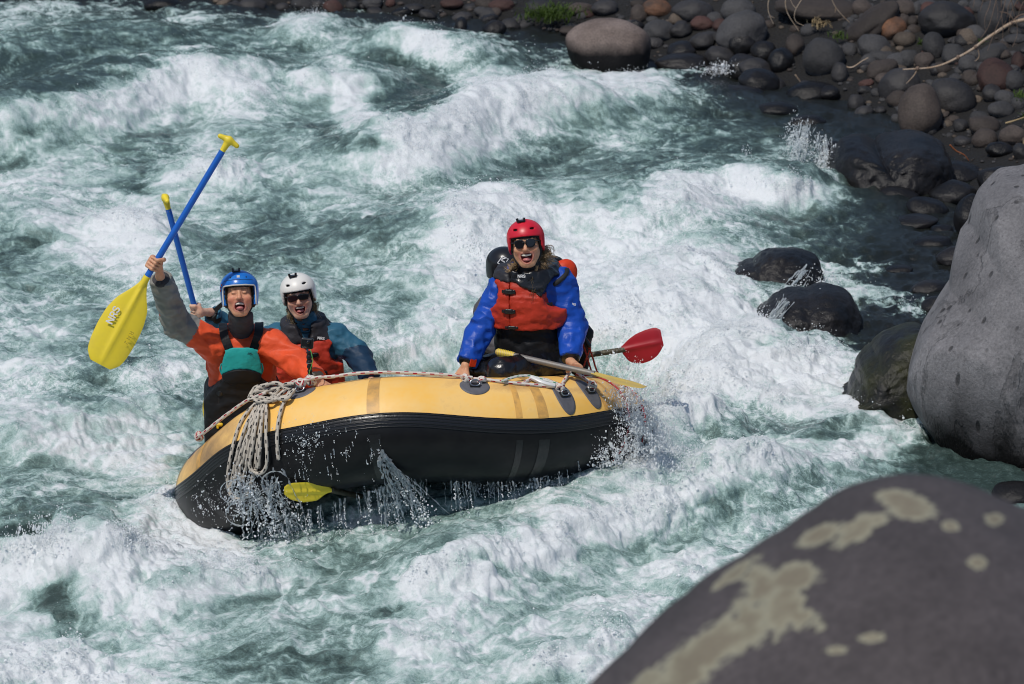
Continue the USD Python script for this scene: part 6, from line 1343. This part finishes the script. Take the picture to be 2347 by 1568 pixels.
# --- black helmet, mostly hidden
D = Person('person in black helmet and grey sleeves, mostly hidden behind the red-helmeted person', (1160, 619, 1.55, 62, -4, 0, .98), (1162, 672, 1.62), (1190, 862, 1.7), 20)
D.arm((1124, 712, 1.6), (1112, 770, 1.42), (1165, 812, 1.28), (.088, .078, .05)); D.arm((1245, 712, 1.62), (1290, 775, 1.5), (1262, 832, 1.27), (.075, .066, .05))
D.hands.append(grip_hand(e4 + d4 * .24, d4, UPV, D.arms[1][2], R=.0165, front_dir=np.array([0, -1.0, 0]))); D.hands.append(open_hand(D.arms[0][2], np.array([.5, -.5, -.5]), np.array([0, -.5, 1])))
D.body((.024, .006, -.062), jd=0, h=.007); hm = D.helmet(K_hblack, (.108, .122, .106), ZB_SKATE, mount=False)
D.jacket(K_greyt, seed=31); D.vest('life_vest', K_char, .1, .52, seed=33); D.legs([((1170, 880, 1.65), (1180, 940, 1.2), (1190, 1010, 1.5)), ((1230, 880, 1.65), (1250, 940, 1.2), (1260, 1010, 1.5))], K_black)
HD = D.H; cd = P(1153, 599, 1.55); dv = unit(CAM - cd); hit = cd + dv * .10
for k in range(40):
    if np.abs(HD.sdf(ell((0, -.012, .042), (.108, .122, .106)))(hit[None])[0]) < .002: break
    hit = hit - dv * HD.sdf(ell((0, -.012, .042), (.108, .122, .106)))(hit[None])[0]
hit = hit + dv * .003; xx = unit(RIGHT * .8 + UPV * .25); yy = unit(UPV - RIGHT * .1)
path = lambda pts: np.array([hit + xx * a + yy * b - dv * 2.2 * (a * a + b * b) for a, b in pts])
obj('helmet_emblem', tube(path([(-.035, 0), (0, .03), (.035, .004), (.0, -.03), (-.035, 0)]), .0035, 6)[0], M_white, hm); obj('helmet_emblem', tube(gaussian_filter1d(path([(.02, .012), (.0, .018), (-.015, .008), (.0, 0), (.015, -.008), (0, -.018), (-.02, -.012)]), .6, axis=0, mode='nearest'), .0042, 6)[0], M_white, hm)

# --- gear in the raft
gb = thing('gear_bag', 'black bag with orange-red cords beside the red-helmeted person', 'bag')
A_ = Frame(P(1330, 800, .80), 10, 0, 8); obj('bag_body', mesh_sdf(wrinkle(A_.sdf(rbox((0, 0, 0), (.05, .07, .15), .035)), .008, 12, 4), A_.o - .22, A_.o + .22, .009), K_black, gb, smooth=True)
M_cord = rope_mat('orange_red_cord', (0.62, 0.06, 0.02), (0.05, 0.01, 0.01), 60, 3)
for pts in [[(1326, 764, .70), (1340, 800, .66), (1352, 840, .62), (1360, 864, .6)], [(1330, 768, .72), (1352, 788, .68), (1345, 818, .64), (1338, 840, .62)], [(1340, 782, .70), (1356, 812, .66), (1366, 845, .62), (1374, 862, .6)]]:
    m, st = tube(spline([P(*q) for q in pts], 40), .0055, 7); obj('cord', m, M_cord, gb, smooth=True, st=st)
obj('toggle', mesh_sdf(union([cap(P(1338, 772, .67), P(1350, 792, .66), .012, .015)], .01), P(1344, 782, .66) - .06, P(1344, 782, .66) + .06, .005), K_plas, gb, smooth=True)
# --- action camera on its pole
ac = thing('action_camera', 'small black action camera on a jointed pole above the bow knot', 'camera')
o_ = P(704, 787, .20); A_ = Frame(o_, -4, 6, 4)
obj('camera_body', mesh_sdf(A_.sdf(rbox((0, 0, 0), (.037, .014, .031), .008)), o_ - .07, o_ + .07, .004), K_plas, ac, smooth=30)
obj('lens', mesh_sdf(A_.sdf(union([cap((.008, .010, .013), (.008, .024, .013), .012)])), o_ - .06, o_ + .06, .003), K_lens, ac, smooth=True)
obj('marking', text('GoPro', .006, A_.w(-.014, .0145, -.021), RIGHT, UPV, .0008), M_alu, ac)
pl = [(708, 806, .20), (709, 835, .19), (711, 866, .20)]
a_, b_, c_ = [P(*q) for q in pl]
obj('pole', tube(np.vstack([a_ + (c_ - a_) * t for t in np.linspace(0, 1, 26)]), np.array([.015, .017, .012, .012, .016, .017, .017, .013, .014, .018, .018, .012, .012, .015, .016, .016, .012, .011, .015, .015, .013, .013, .017, .017, .015, .013]), 14)[0], K_plas, ac, smooth=30)
obj('pole_ring', tube(np.vstack([a_ + (c_ - a_) * t for t in (.40, .44)]), .0185, 14)[0], M_metal, ac)
obj('tether', tube(gaussian_filter1d(spline([P(711, 800, .18), P(716, 830, .165), P(710, 850, .17), P(705, 872, .165), P(700, 884, .16)], 40), 1, axis=0, mode='nearest'), .0022, 6)[0], mat('green_cord', (.12, .5, .10), .5), ac, smooth=True)
obj('clip', tube(P(706, 872, .155) + np.array([np.cos(a) * RIGHT * .012 + np.sin(a) * UPV * .022 for a in np.linspace(0, 6.28, 17)]), .004, 6, False)[0], mat('green_clip', (.06, .16, .07), .3, metallic=.8), ac)
# ------------------------------------------------------------------ branches, sticks, moss on the bank
M_pale = mat('pale_bare_wood', (0.42, 0.33, 0.25), .7, color2=(0.30, 0.20, 0.12), scale=25, bump=.4, bscale=150)
M_twig = mat('grey_brown_twig', (0.20, 0.14, 0.10), .8, color2=(0.12, 0.08, 0.06), scale=30)
M_straw = mat('dry_grass', (0.34, 0.25, 0.13), .8, var=.3, scale=20)
M_green = M('moss_green', {'oi': ('geometry', {}), 'n': ('noise_texture', {'scale': 14.0, 'detail': 4.0}), 'r': ('rgb_ramp', {'ramp': [(.3, (0.03, 0.055, 0.008)), (.7, (0.09, 0.15, 0.02))]}), 'p': ('principled_bsdf', {'roughness': .7}), 't': ('translucent_bsdf', {'color': (0.10, 0.16, 0.02)}), 'm': ('mix_closure', {'fac': .3})},
    [('oi.position', 'n.vector'), ('n.fac', 'r.fac'), ('r.color', 'p.base_color'), ('p.BSDF', 'm.closure1'), ('t.BSDF', 'm.closure2')], surface='m.closure')
def p4(x, y): return 1825 + x * .2242, y * .2242
def p1(x, y): return 1216.7 + x * .4815, y * .4815
YB = float(ground_hit(2140, 150)[1]) - 0.75
def limb(pts, r0, r1, conv, y=YB, n=40, wob=.0, sides=9):
    W = spline([P(*conv(a, b), y + wob * i) for i, (a, b) in enumerate(pts)], n); r = np.linspace(r0, r1, n)
    return tube(W, r, sides)[0]
br = thing('dead_branch', 'long pale bare branch reaching down over the cobbles at the upper right', 'branch')
obj('stem', limb([(2480, 190), (2330, 205), (2200, 240), (2050, 330), (1900, 430), (1830, 485), (1660, 585), (1550, 640), (1400, 688), (1240, 704), (1090, 712)], .019, .006, p4, n=90), M_pale, br, smooth=True)
for x, y in [(1240, 704), (1655, 588), (1835, 482), (2205, 238)]:
    c = P(*p4(x, y), YB); obj('node', (np.array(_ico[2].vertices) * [.018, .018, .022] + c, _ico[2].faces), M_twig, br, smooth=True)
obj('side_twig', limb([(1240, 704), (1215, 755), (1170, 810), (1125, 855)], .0065, .003, p4), M_pale, br, smooth=True)
obj('side_twig', limb([(1840, 485), (1866, 540), (1862, 595), (1825, 625)], .006, .003, p4), M_pale, br, smooth=True)
obj('side_twig', limb([(2205, 238), (2280, 160), (2360, 140)], .008, .004, p4), M_twig, br, smooth=True); obj('side_twig', limb([(2230, 230), (2180, 150), (2080, 120)], .006, .003, p4), M_twig, br, smooth=True)
tw = thing('hanging_twigs', 'thin bare grey twigs hanging in at the upper right corner', 'twigs')
_r = np.random.default_rng(3)
for pts in [[(2060, -60), (2010, 130), (1950, 300), (1880, 400)], [(2100, -60), (2100, 150), (2112, 300), (2106, 430)], [(2150, -60), (2110, 120), (2040, 300), (1955, 520)], [(1925, -60), (1900, 40), (1880, 120)], [(2190, -60), (2230, 150), (2260, 330), (2210, 480)], [(2240, -60), (2170, 60), (2150, 200), (2050, 330)], [(1835, -60), (1815, 40), (1808, 80)], [(2300, -60), (2240, 40), (2180, 200), (2172, 330)], [(2020, -60), (2055, 60), (2060, 160), (2052, 200)], [(2360, -40), (2290, 90), (2260, 220)], [(1990, -60), (1975, 60), (1930, 180), (1940, 330)]]:
    obj('twig', limb(pts, .0042, .0018, p4, YB - .25 + _r.uniform(-.2, .2), sides=5), M_twig, tw, smooth=True)
tb = thing('hanging_twigs', 'brown forked twigs hanging in at the top over the huge smooth boulder', 'twigs')
for pts, r in [([(1150, -40), (1130, 15), (1133, 60), (1155, 115)], .006), ([(1222, -40), (1212, 10), (1222, 62), (1250, 110), (1276, 148)], .006), ([(1310, -40), (1285, 5), (1258, 55), (1260, 100), (1300, 122)], .005), ([(1262, 40), (1245, 20), (1235, -30)], .004), ([(1425, -40), (1440, 15), (1470, 60), (1516, 106)], .006), ([(1452, 35), (1448, 60)], .004), ([(1130, 55), (1145, 80), (1160, 85)], .003)]:
    obj('twig', limb(pts, r, r * .5, p1, YB - .4, sides=6), M_pale, tb, smooth=True)
for pts, r, conv, lab, mt in [([(495, 682), (560, 692), (650, 642), (738, 590)], .009, p4, 'short pale driftwood stick among the cobbles left of the pale branch', M_pale), ([(-10, 765), (15, 800), (50, 850)], .008, p4, 'small pale stick at the waterline below the large lit grey stone', M_pale), ([(2140, 1262), (2240, 1232), (2360, 1190)], .010, p4, 'dry reed stalk at the right edge beside the flat pitted stone', M_straw), ([(2340, 1420), (2318, 1500), (2305, 1575)], .010, p4, 'pale dry stalk at the right edge above the pale boulder', M_straw), ([(1995, 690), (2030, 722), (2062, 738), (2085, 766)], .008, p1, 'orange-brown bare root by the water above the pale boulder', mat('orange_root', (0.28, 0.09, 0.03), .7))]:
    g = ground_hit(*conv(*pts[len(pts) // 2])); tag(obj('stick', limb(pts, r, r * .5, conv, float(g[1]) - .22, sides=7), mt, smooth=True), lab, 'stick')
def tuft(u, v, wu, hv, n, L, m, name, label, cat, seed):
    rng = np.random.default_rng(seed); ms = []; s_ = None
    for _ in range(n):
        g = ground_hit(u + rng.normal() * wu * .4, v + hv * .35 + rng.normal() * hv * .15); s_ = px(g[1])
        h = L * rng.uniform(.4, 1.1); a = rng.uniform(0, 6.28); b = g + [0, -.25, .02 + rng.uniform(0, hv * s_ * .6)]; d = np.array([math.cos(a) * .5, math.sin(a) * .4 - .2, 1.0]); d /= np.linalg.norm(d); x = np.array([math.sin(a), -math.cos(a), 0]) * .006
        t = b + d * h + [math.cos(a) * h * .3, 0, -h * .2]; mid = b + d * h * .55
        ms.append((np.array([b - x, b + x, mid + x * .8, mid - x * .8, t]), np.array([[0, 1, 2], [0, 2, 3], [3, 2, 4]])))
    return tag(obj(name, join(ms), m, kind='stuff'), label, cat)
tuft(*CF(2150, 60, 170, 80), 500, .11, M_green, 'moss', 'bright green moss and grass on the far bank left of the rust stone', 'moss', 1)
for k, (q, n, lab) in enumerate([((2245, 960, 70, 120), 60, 'green grass blades at the right edge beside the reddish-grey stone'), ((1240, 405, 60, 60), 30, 'tiny green weed under the rust-brown stone'), ((410, 330, 120, 90), 50, 'sparse green weeds on the earth patch under the huge boulder'), ((1865, 400, 50, 50), 24, 'tiny green weed above the middle of the pale branch'), ((2290, 1160, 60, 60), 24, 'green weed at the right edge under the cut grey stone')]):
    tuft(*C4(*q), n, .07, M_green, 'grass_tuft', lab, 'grass', 10 + k)
tuft(*C4(215, 225, 120, 90), 60, .09, M_straw, 'grass_tuft', 'dry yellow grass on the earth patch under the huge boulder', 'grass', 30)

# ------------------------------------------------------------------ spray, drips and thrown water
M_drop = M('water_drop', {'p': ('principled_bsdf', {'base_color': (0.88, 0.91, 0.92), 'roughness': 0.12, 'ior': 1.33, 'transmission_weight': 0.25})}, [])
M_jet = M('thin_water', {'f': ('fresnel', {'IOR': 1.4}), 'g': ('glossy_bsdf', {'color': (0.95, 0.97, 0.98), 'roughness': 0.06}), 't': ('transparent_bsdf', {'color': (0.93, 0.95, 0.95)}), 'd': ('diffuse_bsdf', {'color': (0.72, 0.76, 0.77)}), 'm0': ('mix_closure', {}), 'm': ('mix_closure', {'fac': .22})},
    [('f.fac', 'm0.fac'), ('t.BSDF', 'm0.closure1'), ('g.BSDF', 'm0.closure2'), ('m0.closure', 'm.closure1'), ('d.BSDF', 'm.closure2')], surface='m.closure')
_rng = np.random.default_rng(12)
drop_g = [(np.array(trimesh.creation.icosphere(1).vertices), trimesh.creation.icosphere(1).faces)] * 1
# droplets flung off the crests
cx = gaussian_filter(WH, 3) - gaussian_filter(WH, 10)
vis = (WY > -3.5) & (WY < 17) & (np.abs(WX / _half[:, None]) < 1.2)
w = np.where(vis, sstep(.55, 1.0, WG) * np.clip(cx / .03, 0, 1.5) * np.clip(fbm2(WX * 2.5, WY * 2.5, 3, 91) + .25, 0, 1), 0); w = (w / w.sum()).ravel()
idx = _rng.choice(len(w), 46000, p=w)
base = np.stack([WX.ravel()[idx], WY.ravel()[idx], WH.ravel()[idx]], 1) + _rng.normal(size=(len(idx), 3)) * [.012, .02, .004]
cl = np.clip(fbm2(base[:, 0] * 7, base[:, 1] * 7, 2, 95) + .35, 0, 1)
base[:, 2] += _rng.exponential(1, len(idx)) * (.006 + .075 * cl ** 2)
scatter('spray', base, np.exp(_rng.normal(math.log(.0020), .45, len(base))), drop_g, [M_drop], 5, 'white droplets of spray thrown off the breaking crests')
# the splash where the right tube ploughs in, and other thrown water: (u, v, half width, half height, depth, depth spread, number, size)
BURST = [(1470, 990, 60, 95, .30, .25, 6000, .0036), (850, 1240, 200, 40, -.1, .2, 1500, .0030), (1250, 1120, 110, 30, .0, .15, 1200, .0032), (1405, 960, 30, 70, .25, .06, 900, .0030), (1440, 930, 30, 60, .42, .12, 900, .0036), (1390, 1050, 50, 45, .1, .12, 1100, .0036), (1530, 910, 60, 80, .7, .3, 700, .0032), (1420, 850, 50, 40, .6, .2, 160, .0038),
         (1560, 1060, 60, 50, .3, .3, 700, .0036), (560, 1130, 45, 50, -.22, .05, 420, .0036), (640, 1180, 60, 60, -.2, .08, 500, .0036), (740, 1020, 90, 55, -.30, .02, 420, .0028), (480, 1150, 50, 50, -.06, .06, 160, .0026), (900, 1130, 60, 60, -.22, .06, 260, .0034),
         (1830, 340, 34, 60, 8.6, .3, 900, .0042), (1890, 372, 26, 44, 8.3, .3, 600, .0042), (1720, 425, 120, 25, 7.6, .4, 900, .005), (1760, 720, 60, 40, 4.5, .2, 700, .0045), (1870, 650, 60, 30, 5.0, .2, 500, .0045), (120, 1225, 70, 40, -.9, .2, 900, .0040), (30, 1250, 40, 30, -.9, .2, 260, .0035), (925, 85, 22, 30, 14.0, .3, 320, .007), (1000, 280, 60, 25, 9.8, .3, 260, .005), (1090, 560, 60, 40, 4.8, .3, 260, .0045), (2060, 940, 60, 30, 2.2, .2, 300, .004), (1840, 860, 60, 30, 3.4, .2, 400, .004), (1650, 160, 50, 18, 12.0, .3, 300, .006)]
pts, sz = [], []
for u, v, a, b, y, dy, n, s_ in BURST:
    n, s_ = int(n * 2.6), s_ * .50
    g = _rng.normal(size=(n, 2)) * .5; yy = y + _rng.normal(size=n) * dy * .5
    f = np.clip(fbm2(g[:, 0] * 3 + u, g[:, 1] * 3 + v, 2, 97) + .5, 0, 1) > _rng.uniform(0, .8, n)
    pts += [P(u + a * p[0], v + b * p[1], q) for p, q in zip(g[f], yy[f])]; sz += list(np.exp(_rng.normal(math.log(s_), .45, int(f.sum()))))
scatter('splash_drops', np.array(pts), np.array(sz), drop_g, [M_drop], 6, 'droplets thrown up around the raft and the rocks', stretch=np.exp(_rng.normal(size=(len(pts), 3)) * .35) * [1, 1, 1.5])
# water pouring off the raft in strings and beads
ms, beads, bsz = [], [], []
_bl = ([480, 543, 640, 700, 780, 870, 925, 1034, 1143, 1236, 1300, 1360], [1200, 1226, 1190, 1172, 1148, 1122, 1100, 1106, 1109, 1099, 1080, 1035])
def string(p0, p1, r, sag=0.0, n=16, brk=.35):
    t = np.linspace(0, 1, n)[:, None]; q = p0 + (p1 - p0) * t + np.array([0, 0, -1.0]) * sag * t * t + _rng.normal(size=(n, 3)) * r * .9
    rr = r * np.clip(1 + 1.1 * _rng.normal(size=n), .15, 2.6) * (1 - .5 * t[:, 0]); k0 = int(n * (1 - brk * _rng.random()))
    if k0 > 4: ms.append(tube(q[:k0], rr[:k0], 5)[0])
    for j in range(max(2, k0 - 2), n):
        if _rng.random() < .8: beads.append(q[j] + _rng.normal(size=3) * r); bsz.append(r * _rng.uniform(.7, 1.8))
for _ in range(150):
    u = _rng.uniform(590, 1330); v = float(np.interp(u, *_bl)) - 4; y = front_y(u, 1040, .01) + _rng.uniform(.02, .28)
    L = _rng.uniform(30, 170) * (1.0 if u < 1050 else .6); string(P(u, v, y), P(u + L * _rng.uniform(.0, .22), v + L, y - .02), _rng.uniform(.0014, .0034), n=int(8 + L / 7), brk=.8)
for _ in range(26):
    a = _rng.normal() * 14; string(P(876 + a * .4, 1030 + abs(a), front_y(876, 1040, .02)), P(975 + a * 2.4 + _rng.normal() * 10, 1195 + _rng.normal() * 14, -.30), _rng.uniform(.002, .005), sag=.05, n=30, brk=.7)
for _ in range(44):
    u = _rng.uniform(540, 650); v = _rng.uniform(1070, 1150); y = -.24 + _rng.normal() * .03
    string(P(u, v, y), P(u + _rng.normal() * 40 + 10, v + _rng.uniform(40, 150), y - .02), _rng.uniform(.002, .0048), sag=.02, n=20, brk=.6)
for _ in range(16):
    th = np.linspace(0, _rng.uniform(2.5, 5.5), 26) + _rng.uniform(0, 6); R = _rng.uniform(.025, .07); c = P(_rng.uniform(525, 640), _rng.uniform(1085, 1170), -.25)
    ms.append(tube(c + np.stack([np.cos(th) * R, th * 0 + _rng.normal(size=26) * .003, np.sin(th) * R * .8 - .01 * th], 1), .0030 * np.clip(1 + .6 * _rng.normal(size=26), .3, 2), 5)[0])
for _ in range(60):
    u, v = _rng.uniform(640, 870), _rng.uniform(950, 1090); y = front_y(u, v, .006); string(P(u, v, y), P(u + 3, v + _rng.uniform(6, 26), y - .004), _rng.uniform(.0012, .0026), n=7, brk=.6)
for u0, v0, u1, v1, y, n in [(1850, 285, 1815, 400, 8.7, 26), (1890, 315, 1880, 405, 8.5, 26), (1715, 330, 1722, 395, 8.5, 8), (1690, 650, 1672, 720, 4.9, 14), (1740, 760, 1716, 815, 4.0, 14), (1655, 685, 1650, 730, 5, 10), (1800, 690, 1725, 800, 3.9, 30), (1850, 620, 1800, 690, 4.6, 24)]:
    for _ in range(n): string(P(u0 + _rng.normal() * 9, v0 + _rng.normal() * 6, y), P(u1 + _rng.normal() * 16, v1 + _rng.normal() * 8, y - .25), _rng.uniform(.0016, .0038), n=14, brk=.85)
tag(obj('falling_water', join(ms), M_jet, smooth=True, kind='stuff'), 'strings of water pouring off the raft and over the rocks', 'water')
scatter('falling_drops', np.array(beads), np.array(bsz), drop_g, [M_drop], 7, 'beads of water falling from the raft')
